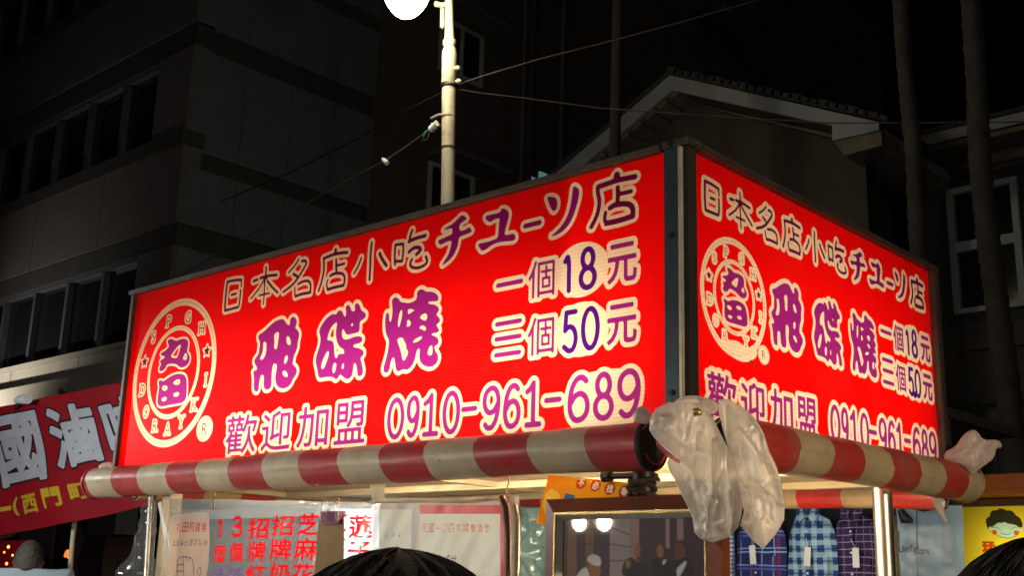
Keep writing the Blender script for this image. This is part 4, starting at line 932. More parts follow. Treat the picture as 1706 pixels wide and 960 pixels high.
for yy in (at(865, 200, 0, XM)[1], at(930, 200, 0, XM)[1]):
    MB().tube([(XM+.08, yy, 0), (XM+.08, yy, 21)], .05, 10).build('drain_pipe', MT['concrete2'], br)
for (x0, x1, yt, yb) in ((866, 878, 296, 312), (881, 894, 292, 308), (900, 924, 285, 302)):
    a, b = at(x0, yt, 0, XM-.30), at(x1, yb, 0, XM-.30); 
    gl_ = box('window', (XM-.34, a[1], b[2]-.5), (XM-.30, b[1], a[2]), glow('teal_window_light_%d' % x0, (.22, .55, .58), .28), br, label='small teal lit window pane above the sign')
for k in range(3):
    a = at(1215+12*k, 30+55*k, 0, XM-.3)
    box('balcony', (XM-.34, 19.3, 12.4+k*2.6), (XM+.7, 21.4, 13.1+k*2.6), MT['concrete'], br, .25)
# ------------------------------------------------------------------ old house with white gable
hs = thing('gable_house', 'old brown house with white fascia gable and wing behind the stall', 'house', (-4, 12, 0))
def hp(x, y, Y=9.): return at(x, y, 1, Y)
def prism(name, pts, y0, y1, m, parent):
    """polygon in x,z extruded in y"""
    n = len(pts); vs = [(p[0], y0, p[1]) for p in pts]+[(p[0], y1, p[1]) for p in pts]
    return MB().add(vs, [tuple(range(n)), tuple(range(2*n-1, n-1, -1))]+[(i, i+n, (i+1) % n+n, (i+1) % n) for i in range(n)]).build(name, m, parent)
g2 = lambda x, y, Y=9.: (hp(x, y, Y)[0], hp(x, y, Y)[2])
A0, A1, A2 = g2(1116, 125), g2(1464, 203), g2(931, 284)
B0, B1, B2 = g2(1119, 150), g2(1386, 209), g2(940, 300)
sl = ((A2[1]-A0[1])/(A2[0]-A0[0])); A3 = (A2[0]-3.2, A2[1]-3.2*sl); B3 = (B2[0]-3.2, B2[1]-3.2*sl)
prism('fascia', [A0, A3, B3, B0], 9.0, 9.05, MT['fascia'], hs)
prism('fascia', [A0, B0, B1, g2(1386, 234), g2(1464, 216), A1], 9.002, 9.052, MT['fascia'], hs)
# gable wall set back under the eaves
prism('gable_wall', [g2(1140, 164, 9.5), (A3[0], B3[1]-.3), (A3[0], 0), (g2(1441, 250, 9.5)[0], 0), g2(1441, 250, 9.5), g2(1380, 222, 9.5)], 9.5, 9.8, MT['house'], hs)
# soffit boards and rafter ends along the left rake
for k in range(26):
    f = k/25; x = B0[0]+(B3[0]-B0[0])*f; z = B0[1]+(B3[1]-B0[1])*f
    MB().obox((x, 9.28, z-.02), (1, 0, sl), (0, 1, 0), (-sl, 0, 1), .14, .44, .07).build('rafter_end', MT['rafter'], hs)
prism('soffit', [B0, B3, (B3[0], B3[1]+.03), (B0[0], B0[1]+.03)], 9.06, 9.52, MT['rafter'], hs)
s2 = (B1[1]-B0[1])/(B1[0]-B0[0])
prism('soffit', [B0, (B1[0], B1[1]), (B1[0], B1[1]+.04), (B0[0], B0[1]+.04)], 9.06, 9.52, MT['rafter'], hs)
prism('verge_strip', [(B0[0], B0[1]-.05), (B1[0]+.05, B1[1]-.05), (B1[0]+.05, B1[1]-.1), (B0[0]+.1, B0[1]-.10)], 9.36, 9.42, MT['rafter'], hs)
prism('roof_left', [A0, A3, (A3[0], A3[1]+.06), (A0[0], A0[1]+.07)], 8.98, 20, MT['tiles'], hs)
prism('roof_right', [(A0[0]+.002, A0[1]), (A1[0]+.1, A1[1]-.02), (A1[0]+.1, A1[1]+.04), (A0[0]+.002, A0[1]+.07)], 8.98, 20, MT['tiles'], hs)
for k in range(24):            # tile ends standing above the right verge
    f = (k+.5)/24; x = A0[0]+(A1[0]-A0[0])*f; z = A0[1]+(A1[1]-A0[1])*f
    MB().obox((x, 9.05, z+.065), (1, 0, s2), (0, 1, 0), (-s2, 0, 1), .16, .2, .05+.03*(k % 3 == 0)).build('roof_tile', MT['tiles'], hs)
xe = A1[0]-.03
ed = prism('eave_box', [g2(1386, 234), g2(1464, 216), (A1[0], A1[1]-.25), (B1[0]+.1, B1[1]-.36)], 9.055, 9.5, MT['rafter'], hs)
# return of the eave to the wing
a, b = at(1464, 203, 0, xe), at(1501, 226, 0, xe); z_t = (a[2]+b[2])/2
box('return_fascia', (xe-.03, 9.06, A1[1]-.12), (xe+.0, 10.95, A1[1]+.0), MT['fascia'], hs)
box('return_soffit', (xe-.6, 9.56, A1[1]-.2), (xe-.032, 10.95, A1[1]-.13), MT['rafter'], hs)
# wing
zw = at(1528, 230, 1, 11)[2]; XR_ = 3.5
box('wing_fascia', (xe-.4, 10.96, zw-.13), (XR_, 11.0, zw+.0), MT['fascia'], hs)
box('wing_soffit', (xe-.4, 11.01, zw-.20), (XR_, 11.45, zw-.14), MT['rafter'], hs)
box('wing_roof', (xe-.5, 10.93, zw+.005), (XR_, 18, zw+.06), MT['tiles'], hs)
box('wing_wall', (xe-1.2, 11.46, 0), (XR_, 11.8, zw-.21), MT['house'], hs)
m0 = at(1530, 290, 1, 11.4)[2]
box('moulding', (xe-.2, 11.30, m0-.10), (XR_, 11.455, m0), MT['rafter'], hs, .01); box('moulding', (xe-.2, 11.36, m0-.18), (XR_, 11.455, m0-.105), MT['house'], hs)
YW = 11.40
w0, w1, w2, w3 = at(1585, 315, 1, YW), at(1686, 297, 1, YW), at(1602, 524, 1, YW), at(1706, 510, 1, YW)
xw0 = (w0[0]+w2[0])/2-.04; xw1 = (w1[0]+w3[0])/2+.02; zt = (w0[2]+w1[2])/2; zb = (w2[2]+w3[2])/2
wn = box('window', (xw0+.001, 11.44, zb), (xw1, 11.455, zt), MT['glass'], hs)
zm = at(1595, 412, 1, YW)[2]
for nm, q in (('frame', (xw0-.03, xw0+.05, zb, zt)), ('frame', (xw1-.05, xw1+.03, zb, zt)), ('frame', (xw0+.051, xw1-.051, zt-.07, zt)), ('frame', (xw0+.051, xw1-.051, zb, zb+.06)), ('transom', (xw0+.051, xw1-.051, zm-.07, zm+.05))):
    box(nm, (q[0], 11.36, q[2]), (q[1], 11.439, q[3]), MT['alupale'], wn)
box('window_recess', (xw0-.16, 11.442, zb-.12), (xw1+.14, 11.458, zt+.12), MT['concretedark'], hs)
box('string_course', (xe-.2, 11.38, zb-.45), (XR_, 11.459, zb-.38), MT['house'], hs)
zo = at(1620, 678, 1, 11.4)[2]
op = box('shutter', (xw0-.6, 11.43, 1.6), (XR_, 11.458, zo), MT['shutter'], hs)
box('lintel', (xw0-.7, 11.33, zo), (XR_, 11.459, zo+.10), MT['concretedark'], hs); box('lintel', (xw0-.7, 11.36, zo-.42), (XR_, 11.429, zo-.36), MT['concretedark'], hs)
for k in range(44): box('shutter_rib', (xw0-.55+k*.12, 11.405, 1.6), (xw0-.50+k*.12, 11.4295, zo-.44), MT['shutter'], hs)
box('sign_strip', (at(1682, 806, 1, 11.2)[0], 11.25, at(1682, 812, 1, 11.2)[2]), (XR_, 11.29, at(1682, 799, 1, 11.2)[2]), mat('dull_red_strip', (.30, .02, .03), .5), hs)
# ------------------------------------------------------------------ palms and dark mast
def palm(pts, Y, label, rs):
    t = thing('palm_tree', label, 'palm tree', (*at(pts[-1][0], pts[-1][1], 1, Y)[:2], 0), 'tall palm trunks in front of the old house')
    P_ = [at(x, y, 1, Y) for x, y in pts]; d = P_[-1]-P_[-2]; d /= abs(d[2])
    full = [P_[0]+(P_[0]-P_[1])/np.linalg.norm(P_[0]-P_[1])*3.5]+P_+[P_[-1]+d*k*(P_[-1][2])/3 for k in (1, 2, 3)]
    Pl = []; Rl = []
    for a, b in zip(full[:-1], full[1:]):
        n = max(2, int(np.linalg.norm(b-a)/.055))
        for k in range(n): Pl.append(a+(b-a)*k/n)
    Pl.append(full[-1]); hz = Pl[0][2]
    for i, p in enumerate(Pl): Rl.append((rs[0]+(rs[1]-rs[0])*(hz-p[2])/hz)*(1+.085*(i % 2)+.04*math.sin(i*1.7)+.03*math.sin(i*.37)))
    MB().tube(Pl, Rl, 16).build('trunk', MT['bark'], t)
    top = Pl[0]
    for k in range(11):
        a = k*2*math.pi/11; mb = MB(); n = 12; sp = [top+np.array([math.cos(a)*2.3*f, math.sin(a)*2.3*f, .9*f*2-2.4*f*f]) for f in np.linspace(0, 1, n)]
        for j in range(1, n-1):
            for sd in (-1, 1):
                side = np.array([-math.sin(a), math.cos(a), 0])*sd; q = sp[j]; r_ = sp[j+1]
                mb.add([q, q+(r_-q)*.5, q+(r_-q)*.9+side*.55+np.array([0, 0, -.25])], [(0, 1, 2)])
        mb.tube(sp, np.linspace(.03, .006, n), 5).build('frond', MT['frond'], t)
palm([(1493, -40), (1500, 0), (1508, 120), (1521, 240), (1531, 440), (1534, 520)], 7.6, 'thinner ringed palm trunk just right of the gable end', (.062, .085))
palm([(1616, -40), (1618, 0), (1626, 120), (1633, 280), (1647, 400), (1663, 520), (1690, 740)], 7.4, 'thicker ringed palm trunk crossing in front of the window', (.072, .105))
a, b = at(1024, 262, 1, 6.4), at(1027, 120, 1, 6.4); lo_ = a+(a-b)/(a[2]-b[2])*a[2]*-1*-1 if False else a.copy(); lo_[2] = 0
MB().tube([lo_, a, b, b+(b-a)*4.5], .055, 14).build('utility_pole', MT['maststuff'], None, 'dark pole standing in front of the left slope of the gable', 'pole')

# ------------------------------------------------------------------ red cloth banner at the left
bn = thing('cloth_banner', 'dark red cloth banner with large white and small yellow Chinese characters', 'banner', (-6.2, 1.5, 1.9))
YN = 1.5; NW, NH = 1.9, .86
g = Grid(NW, NH, .004)
BTL, BTR, BBR, BBL = (-75, 694), (222, 634), (300, 826), (-50, 900)
def bpx(U, V):
    s_ = U/NW; t2 = V/NH
    X = (1-t2)*((1-s_)*BTL[0]+s_*BTR[0])+t2*((1-s_)*BBL[0]+s_*BBR[0]); Y = (1-t2)*((1-s_)*BTL[1]+s_*BTR[1])+t2*((1-s_)*BBL[1]+s_*BBR[1])+8*np.sin(s_*math.pi)*(t2-.1)
    return X, Y
def binv(x, y):
    u, v = NW/2, NH/2
    for _ in range(40):
        X, Y = bpx(u, v); e = 1e-3; Xu, Yu = bpx(u+e, v); Xv, Yv = bpx(u, v+e)
        J = np.array([[(Xu-X)/e, (Xv-X)/e], [(Yu-Y)/e, (Yv-Y)/e]]); d = np.linalg.solve(J, [x-X, y-Y]); u += d[0]; v += d[1]
    return u, v
def bch(c, x0, x1, y0, y1, la, off=0):
    xm, ym = (x0+x1)/2, (y0+y1)/2; g.char(c, binv(x0, ym)[0], binv(x1, ym)[0], binv(xm, y0)[1], binv(xm, y1)[1], la, off)
KW = [('w', 0), ('k', .014)]
bch('國', -8, 70, 692, 805, KW, .016); bch('滷', 86, 160, 676, 776, KW, .015); bch('味', 174, 246, 662, 760, KW, .016)
for c, b in (('一', (-14, 18, 847, 852)), ('(', (22, 30, 830, 860)), ('西', (38, 66, 825, 855)), ('門', (77, 106, 814, 845)), ('町', (118, 146, 806, 832)), (')', (156, 163, 801, 826))): bch(c, *b, [('y', 0)], .005)
def bfn(U, V):
    X, Y = bpx(U, V); P_ = atv(X, Y, 1, YN)
    return (P_[0], P_[1]+.028*np.sin(U*4+V*2)*V+.008*np.sin(U*11-V*6)+.005*np.sin(V*13+U*4), P_[2])
t = NT('printed_red_cloth'); c = inked(t, (.33, .006, .012), [('k', (.012, .010, .014)), ('w', (.52, .54, .57)), ('y', (.62, .44, .02))], .001)
c = t.mix(t.math('MULTIPLY', t.ramp(t.noise(3, 6), .4, .75), .3), c, (.10, .004, .02))
b_ = t.bsdf(c, .55, bump=t.noise(5, 4), bstr=.3, bdist=.03)
g.sheet('cloth', bfn, t.m, bn)
for (x, y) in ((104, 652), (40, 664)): MB().tube([at(x, y-4, 1, YN), at(x, y+3, 1, YN)], [.02, .028], 8).build('tie', MT['black'], bn)
MB().tube([at(127, 846, 1, 1.6), at(121, 900, 1, 1.6), at(114, 985, 1, 1.6)], .016, 10).build('banner_pole', MT['cream'], None, 'thin pale pole standing below the red cloth banner', 'pole')
sp = thing('spotlight', 'small white spotlight clipped above the red cloth banner', 'spotlight', at(40, 668, 1, 1.45))
MB().tube([at(28, 668, 1, 1.45), at(34, 666, 1, 1.4), at(46, 665, 1, 1.4)], [.02, .03, .035], 12).build('housing', MT['tag'], sp)
MB().tube([at(30, 672, 1, 1.45), at(26, 682, 1, 1.5)], .012, 8).build('clamp', MT['black'], sp)
sl_ = D.lights.new('added_ledge_beam', 'SPOT'); sl_.energy = 420; sl_.spot_size = math.radians(92); sl_.spot_blend = 1; sl_.color = (1, .93, .78); sl_.shadow_soft_size = .05  # beam added to brighten the office ledge
so = D.objects.new('added_ledge_beam', sl_); COL.objects.link(so); so.location = (-17.2, 4.2, 3.2)
so.rotation_euler = (Vector((-16.6, 6, 4.6))-Vector((-17.2, 4.2, 3.2))).to_track_quat('-Z', 'Y').to_euler()
fl = thing('added_floodlight', 'floodlight out of view, put in to brighten the ledge of the office building', 'added_floodlight', (-17.6, 4.1, 2.8))  # unseen fixture added to go with the ledge beam
box('housing', (-17.72, 4.02, 2.80), (-17.48, 4.12, 2.98), MT['black'], fl, .01)
MB().tube([(-17.6, 4.0, 0), (-17.6, 4.0, 2.8)], .02, 8).build('stand', MT['black'], fl)

# ------------------------------------------------------------------ hanging bulbs: a pair mirrored in the frame glass, others added for brightness
BG = 'bare bulbs hanging from the stalls across the street'
def bulb(x, y, z, wt, col, label, BG=BG):
    t = thing('hanging_bulb', label, 'bulb', (x, y, z), BG)
    MB().tube([(x, y, z+.05), (x, y, z+(.18 if z < 1.8 else .9))], .006, 6).build('cord', MT['black'], t)
    MB().tube([(x, y, z+.10), (x, y, z+.045)], [.018, .02], 12).build('socket', MT['black'], t)
    MB().tube([(x, y, z+.044), (x, y, z+.02), (x, y, z-.01), (x, y, z-.035), (x, y, z-.045)], [.014, .026, .034, .022, .006], 16).build('glass_bulb', glow('bulb_glass', col, wt/(4*math.pi**2*.034**2)*.9), t)
def mirrored(px, py, dist):
    """where a lamp stands that the glass of the frame mirrors at this spot"""
    p = at(px, py, 1, YF); d = p-CAM; d[1] *= -1; return p+d/np.linalg.norm(d)*dist
for px_, py_, dd, wt_, lb in ((1003, 868, 2.95, 34, 'bare bulb of the opposite stall, nearer one of the pair mirrored in the frame glass'), (962, 870, 3.35, 26, 'bare bulb of the opposite stall, farther one of the pair mirrored in the frame glass')):
    q = mirrored(px_, py_, dd); bulb(q[0], q[1], q[2], wt_, (1, .86, .66), lb)
bulb(.5, -3.3, 2.25, 34, (1, .88, .72), 'bare bulb added behind the viewer for brightness')  # added bulb, lifts the brightness from the viewer's side
bulb(2.7, -.3, 1.95, 150, (1, .76, .50), 'bare warm bulb added out of view on the right to brighten the side roll')  # added to brighten the shorter awning roll
bulb(-.33, .33, 1.72, 20, (1, .74, .42), 'warm bulb added inside the snack stall to light the plastic bag from behind', None)  # hidden bulb added so the bag glows from behind
bulb(-2.3, -1.55, 1.75, 36, (1, .90, .74), 'bare bulb added just left of the view to brighten the long roll', None)  # unseen bulb added to brighten the long awning roll
bulb(-5.2, -.9, 2.5, 110, (.92, .95, 1), 'bare bulb added in front of the red cloth banner to brighten it', None)  # unseen bulb added to bring up the banner
# ------------------------------------------------------------------ clothes stall behind
YS = 2.4
cs = thing('clothes_stall', 'clothes stall with black netting wall and steel rail behind the snack stall', 'stall', (-.9, 2.6, 0))
box('backing', (-1.52, 2.50, .4), (-.42, 2.53, 2.3), MT['dark'], cs)
box('rail', (-1.6, 2.38, 2.05), (-.45, 2.40, 2.07), MT['galv'], cs)
box('canopy', (-1.7, 1.75, 2.32), (-.45, 3.4, 2.36), MT['dark'], cs)
for x in (-1.56, -.44): MB().tube([(x, 2.45, 0), (x, 2.45, 2.3)], .02, 10).build('post', MT['galv'], cs)
tl_ = thing('tube_lamp', 'cool white tube lamp lighting the hanging checked shirts', 'lamp', (-.9, 1.72, 2.15))
MB().tube([(-1.4, 1.72, 2.15), (-.3, 1.72, 2.15)], .012, 10).build('tube', glow('lamp_cool_white', (.85, .94, 1), 13), tl_)
box('housing', (-1.42, 1.70, 2.166), (-.28, 1.74, 2.19), MT['white'], tl_)
def plaid(name, base, bands, cx, cz, sc=1.0):
    """bands: (axis, period, width, offset, colour, strength)"""
    t = NT(name); tc = t.n('ShaderNodeTexCoord'); sp = t.n('ShaderNodeSeparateXYZ')
    wv = t.n('ShaderNodeVectorMath', operation='ADD'); nz = t.n('ShaderNodeTexNoise'); nz.inputs['Scale'].default_value = 7; t.l(tc.outputs['Object'], nz.inputs['Vector'])
    sc2 = t.n('ShaderNodeVectorMath', operation='SCALE'); t.l(nz.outputs['Color'], sc2.inputs[0]); sc2.inputs['Scale'].default_value = .02
    t.l(tc.outputs['Object'], wv.inputs[0]); t.l(sc2.outputs[0], wv.inputs[1]); t.l(wv.outputs[0], sp.inputs[0]); c = base
    for ax, per, wd_, off, col, st in bands:
        f = t.math('FRACT', t.math('DIVIDE', t.math('SUBTRACT', sp.outputs[ax], off-50), per))
        f = t.math('MULTIPLY', t.math('LESS_THAN', f, wd_/per), st); c = t.mix(f, c, col)
    t.bsdf(c, .85, bump=t.noise(160, 2), bstr=.3, bdist=.002); return t.m
def shirt(px0, px1, y, m, label, tagx=None, seed=0, ztop=1.945, group='checked shirts hanging in a row in the clothes stall', open_=False):
    a = at(px0, 860, 1, y); b = at(px1, 860, 1, y); cx = (a[0]+b[0])/2; w2 = (b[0]-a[0])/2; zt = ztop
    t = thing('checked_shirt', label, 'shirt', (cx, y, 1.3), group)
    n = 22; mrows = 26; vs = []
    for j in range(mrows+1):
        v = j/mrows; z_ = zt-.05-v*.62
        for i in range(n+1):
            u = -1+2*i/n; sl_ = max(0, (.14-v))/.14
            x = cx+u*w2*(1-.28*sl_**1.5) ; zz_ = z_+.045*(1-abs(u))*(sl_)
            d = .030*(1-abs(u)**3)+.008*noise.noise(Vector((u*2+seed, v*4, seed)))*2+.004*math.sin(u*9+v*5+seed)
            vs.append((x, y-d, zz_))
    fs = [(j*(n+1)+i, (j+1)*(n+1)+i, (j+1)*(n+1)+i+1, j*(n+1)+i+1) for j in range(mrows) for i in range(n)]
    mb = MB().add(vs, fs, True); mb.add([(p[0], y+.006, p[2]) for p in vs], [f[::-1] for f in fs], True); mb.build('shirt_body', m, t)
    for sd in (-1, 1):        # collar leaves
        k = w2*.52
        q = [(cx+sd*k*.55, y-.030, zt+.012), (cx+sd*k*.95, y-.030, zt-.010), (cx+sd*k*.72, y-.050, zt-.072), (cx+sd*k*.10, y-.046, zt-.040)]
        mb = MB(); mb.add(q+[(p[0], p[1]+.004, p[2]) for p in q], [(0, 1, 2, 3), (7, 6, 5, 4), (0, 4, 5, 1), (1, 5, 6, 2), (2, 6, 7, 3), (3, 7, 4, 0)]); mb.build('collar', m, t)
    mb = MB(); mb.box((cx-.009, y-.046, zt-.66), (cx+.009, y-.038, zt-.08), .002); mb.build('placket', m, t)
    mb = MB()
    q = [(cx-w2*.30, y-.026, zt+.010), (cx+w2*.30, y-.026, zt+.010), (cx+.006, y-.040, zt-.055), (cx-.006, y-.040, zt-.055)]
    mb.add(q, [(0, 1, 2, 3)]); mb.build('neck_opening', MT['dark'], t)
    for k in range(5): MB().tube([(cx, y-.050, zt-.10-.085*k), (cx, y-.0465, zt-.10-.085*k)], .0045, 8).build('button', MT['tag'], t)
    if w2 > .08:
        mb = MB(); px_ = cx+w2*.50; q = [(px_-w2*.25, y-.038, zt-.20), (px_+w2*.25, y-.034, zt-.20), (px_+w2*.25, y-.034, zt-.27), (px_, y-.04, zt-.295), (px_-w2*.25, y-.038, zt-.27)]
        mb.add(q, [(0, 4, 3, 2, 1)]); mb.build('pocket', m, t)
    if tagx:
        p = at(tagx[0], tagx[1], 1, y-.06)
        mb = MB(); mb.obox(p, (1, 0, tagx[2]), (0, 1, 0), (-tagx[2], 0, 1), .029, .002, .078); mb.build('swing_tag', MT['tag'], t)
        MB().tube([(p[0], p[1]+.001, p[2]+.036), (cx, y-.05, p[2]+.075)], .0012, 5).build('tag_thread', MT['tag'], t)
    MB().tube([(cx, y, zt+.01), (cx, y, zt+.045), (cx+.012, y, zt+.06), (cx+.006, y, zt+.075)], .003, 6).build('hanger_hook', MT['chrome'], t)
def S(x): return at(x, 860, 1, YS)[0]
shirt(1196, 1222, YS-.03, plaid('small_blue_check', (.60, .70, .80), [(0, .018, .009, 0, (.02, .06, .22), .75), (2, .018, .009, 0, (.02, .06, .22), .75)], 0, 0), 'small blue and white checked shirt, a sliver beside the picture frame', None, 3)
shirt(1226, 1308, YS, plaid('navy_plaid', (.010, .022, .13), [(0, .11, .016, .02, (.18, .03, .12), .7), (2, .072, .006, .0, (.35, .5, .95), .8), (2, .072, .006, .016, (.35, .5, .95), .6), (0, .055, .005, .01, (.30, .40, .85), .7), (2, .14, .022, .03, (.02, .03, .30), .7)], 0, 0), 'navy plaid shirt with thin white and red lines below the plastic bag', (1254, 925, .05), 1)
shirt(1312, 1392, YS-.02, plaid('blue_gingham', (.012, .06, .26), [(0, .050, .022, .0, (.45, .72, .85), .55), (2, .050, .022, .0, (.45, .72, .85), .55), (2, .05, .008, .03, (.005, .02, .12), .6)], 0, 0), 'large blue and white gingham shirt in the middle of the row', (1345, 928, -.10), 2)
shirt(1388, 1462, YS+.01, plaid('purple_grid', (.035, .016, .085), [(0, .030, .003, .0, (.45, .36, .55), .8), (2, .030, .0035, .0, (.50, .42, .62), .85), (0, .015, .004, .0, (.02, .02, .12), .5)], 0, 0), 'dark purple shirt with a thin pale grid beside the chrome post', (1426, 930, 0), 5)
# grey T-shirt in film
YT = 2.2
ts = thing('t_shirt', 'pale blue grey T shirt with dark lettering in clear film right of the chrome post', 't-shirt', at(1545, 960, 1, YT))
g = Grid(.36, .42, .002); a0 = at(1497, 846, 1, YT)
def tt(x, y): q = at(x, y, 1, YT); return (q[0]-a0[0], a0[2]-q[2])
u0, v0 = tt(1497, 920); u1, v1 = tt(1565, 924)
g.word('Liberty', tt(1503, 900)[0], tt(1520, 921)[1], .024, [('k', 0)], .0016, .12); g.word('Zone', tt(1544, 900)[0], tt(1560, 925)[1], .024, [('k', 0)], .0018, .12)
g.stroke([tt(1534, 926), tt(1552, 925)], .0012, [('k', 0)]); g.stroke([tt(1530, 925), tt(1541, 911)], .0016, [('k', 0)])
MT['tee'] = None
t = NT('printed_grey_cotton'); c = inked(t, (.22, .32, .40), [('k', (.03, .05, .10))], .0008); t.bsdf(c, .8, bump=t.noise(12, 3), bstr=.2, bdist=.006)
def tf(U, V):
    sh = np.clip((.05-V)/.05, 0, 1)
    X = a0[0]+.015+(U-.18)*(1-.35*sh**1.5)*.66+.18*.66; Zz = a0[2]-V+.03*sh*(1-np.abs(U-.18)/.18)
    return (a0[0]+U*.70, YT-.02-.02*np.cos((U-.18)/.18*1.4)+.006*np.sin(U*40+V*9)+.004*np.sin(V*33), a0[2]-V)
g.W = .36; g.sheet('shirt_front', tf, t.m, ts)
MB().tube([at(1500, 850, 1, YT-.05), at(1508, 866, 1, YT-.05), at(1520, 869, 1, YT-.05)], [.012, .022, .008], 8).build('hanger', MT['black'], ts)
MB().tube([at(1516, 845, 1, YT-.045), at(1540, 851, 1, YT-.05), at(1562, 846, 1, YT-.045)], .006, 8).build('neckband', MT['hair'], ts)
MB().tube([at(1527, 852, 1, YT-.045), at(1529, 985, 1, YT-.045)], .0022, 6).build('film_seam', MT['cable'], ts)
film_patch('film_cover', '', ((1498, 846), (1582, 846), (1590, 985), (1500, 985)), YT-.055, plastic_film('thin_clear_film', (.5, .6, .7), .95, .22, .25, 12, .4, .02), .003, 22, parent=ts)
film_patch('sleeve_cloth', '', ((1480, 858), (1500, 862), (1503, 985), (1484, 985)), YT-.01, mat('olive_brown_cloth', (.09, .075, .05), .85), .012, 14, parent=ts)
# lit yellow shop sign
YY = 3.0
ys_ = thing('yellow_sign', 'lit yellow sign with a smiling curly haired boy at the right edge', 'sign', at(1650, 960, 1, YY))
y0_ = at(1599, 846, 1, YY); yW, yH = .62, .55
g = Grid(yW, yH, .002)
def yp(x, y): q = at(x, y, 1, YY); return (q[0]-y0_[0], y0_[2]-q[2])
fz = lambda pts: [yp(1570+a/6.86, 820+b/6.86) for a, b in pts]
g.poly([fz([(560,470),(530,440),(500,380),(495,320),(510,300),(545,280),(545,240),(580,210),(615,215),(650,190),(700,195),(730,215),(775,210),(820,235),(835,270),(880,290),(905,330),(920,380),(905,430),(890,410),(560,405)])], [('h', 0)], 2)
g.poly([fz([(560,410),(600,380),(640,350),(670,360),(715,345),(745,365),(800,372),(860,390),(885,420),(870,470),(830,510),(760,530),(690,522),(630,500),(580,460),(555,430)])], [('f', 0), ('h', .0022)], 2)
for q in ([(548,425)], [(898,435)]): g.ellipse(*fz(q)[0], .0075, .010, [('s', 0)])
g.ellipse(*fz([(595,465)])[0], .0105, .0105, [('c', 0)]); g.ellipse(*fz([(845,470)])[0], .0105, .0105, [('c', 0)])
g.stroke(fz([(575,408),(620,405),(660,435)]), .0011, [('n', 0)]); g.stroke(fz([(780,435),(810,410),(865,402)]), .0011, [('n', 0)]); g.stroke(fz([(665,470),(700,490),(745,492),(785,475)]), .0012, [('n', 0)])
a_, b_ = fz([(455,570)])[0], fz([(610,730)])[0]; g.char('猛', a_[0], b_[0], a_[1], b_[1], [('r', 0)], .0028)
a_, b_ = fz([(400,795)])[0], fz([(470,870)])[0]; g.char('D', a_[0], b_[0], a_[1], b_[1], [('n', 0)], .001)
t = NT('backlit_yellow_print'); c = inked(t, (.95, .74, .03), [('h', (.05, .045, .015)), ('f', (.62, .85, .50)), ('s', (.85, .75, .40)), ('c', (.70, .14, .02)), ('n', (.05, .05, .03)), ('r', (.72, .06, .01))], .0008)
tl = t.n('ShaderNodeBsdfTranslucent'); t.l(c, tl.inputs[0]); df = t.n('ShaderNodeBsdfPrincipled'); t.l(c, df.inputs['Base Color']); df.inputs['Roughness'].default_value = .3
mx = t.n('ShaderNodeMixShader'); mx.inputs[0].default_value = .12; t.l(tl.outputs[0], mx.inputs[1]); t.l(df.outputs[0], mx.inputs[2]); t.l(mx.outputs[0], t.out.inputs[0])
g.sheet('sign_face', lambda U, V: (y0_[0]+U, YY+U*0, y0_[2]-V), t.m, ys_)
MT['brownframe'] = mat('brown_sign_frame', (.18, .10, .055), .5)
box('frame', (y0_[0]-.05, YY-.03, y0_[2]-yH), (y0_[0]+.0, YY+.2, y0_[2]-.0), MT['brownframe'], ys_, .004)
box('frame', (y0_[0]-.05, YY-.03, y0_[2]+.001), (y0_[0]+yW, YY+.2, y0_[2]+.03), MT['brownframe'], ys_, .004)
box('frame', (y0_[0]-.05, YY-.03, y0_[2]-yH-.03), (y0_[0]+yW, YY+.2, y0_[2]-yH-.001), MT['brownframe'], ys_, .004)
box('back', (y0_[0], YY+.18, y0_[2]-yH), (y0_[0]+yW, YY+.2, y0_[2]), MT['white'], ys_)
MB().tube([at(1581, 844, 1, YY-.06), at(1594, 985, 1, YY-.06)], .007, 8).build('edge_trim', MT['alupale'], ys_)
area('yellow_sign_tubes', (y0_[0]+.34, YY+.14, y0_[2]-.30), (math.radians(-90), 0, 0), .50, .42, 1.15, (1, .98, .9))
box('orange_canopy', (y0_[0]-.12, 2.75, y0_[2]+.034), (y0_[0]+1.2, 3.3, y0_[2]+.115), mat('orange_brown_canvas', (.42, .13, .025), .7), None, .02, label='orange brown canvas canopy edge above the yellow sign', cat='canopy')
# ------------------------------------------------------------------ pale tarpaulin wall lit by a tube, behind the menu sheet
tp_ = thing('tarpaulin_wall', 'pale blue translucent tarpaulin wall glowing behind the menu sheet', 'tarpaulin', (-3, 2.1, 0))
TARP = bag_mat('pale_blue_tarpaulin', (.26, .46, .60), .6)
n = 40; vs = []
for j in range(n+1):
    for i in range(n*2+1):
        u = i/(2*n); v = j/n; vs.append((-4.05+u*2.42, 2.05+.03*math.sin(u*31+v*2)+.015*noise.noise(Vector((u*9, v*4, 1)))*3, .3+v*1.78))
MB().add(vs, [(j*(2*n+1)+i, j*(2*n+1)+i+1, (j+1)*(2*n+1)+i+1, (j+1)*(2*n+1)+i) for j in range(n) for i in range(2*n)], True).build('cloth', TARP, tp_)
l2 = thing('light_panel', 'bright white lamp panel glowing behind the right end of the menu sheet', 'lamp', at(598, 985, 1, 1.75))
a, b = at(553, 846, 1, 1.75), at(648, 1000, 1, 1.75)
box('diffuser', (a[0], 1.74, b[2]), (b[0], 1.76, a[2]), glow('lamp_daylight', (.82, .93, 1), 2.3), l2, .004); box('housing', (a[0]-.01, 1.762, b[2]-.01), (b[0]+.01, 1.80, a[2]+.01), MT['white'], l2, .004)
MB().tube([((a[0]+b[0])/2, 1.79, b[2]), ((a[0]+b[0])/2, 1.79, .02)], .015, 8).build('stand', MT['galv'], l2)
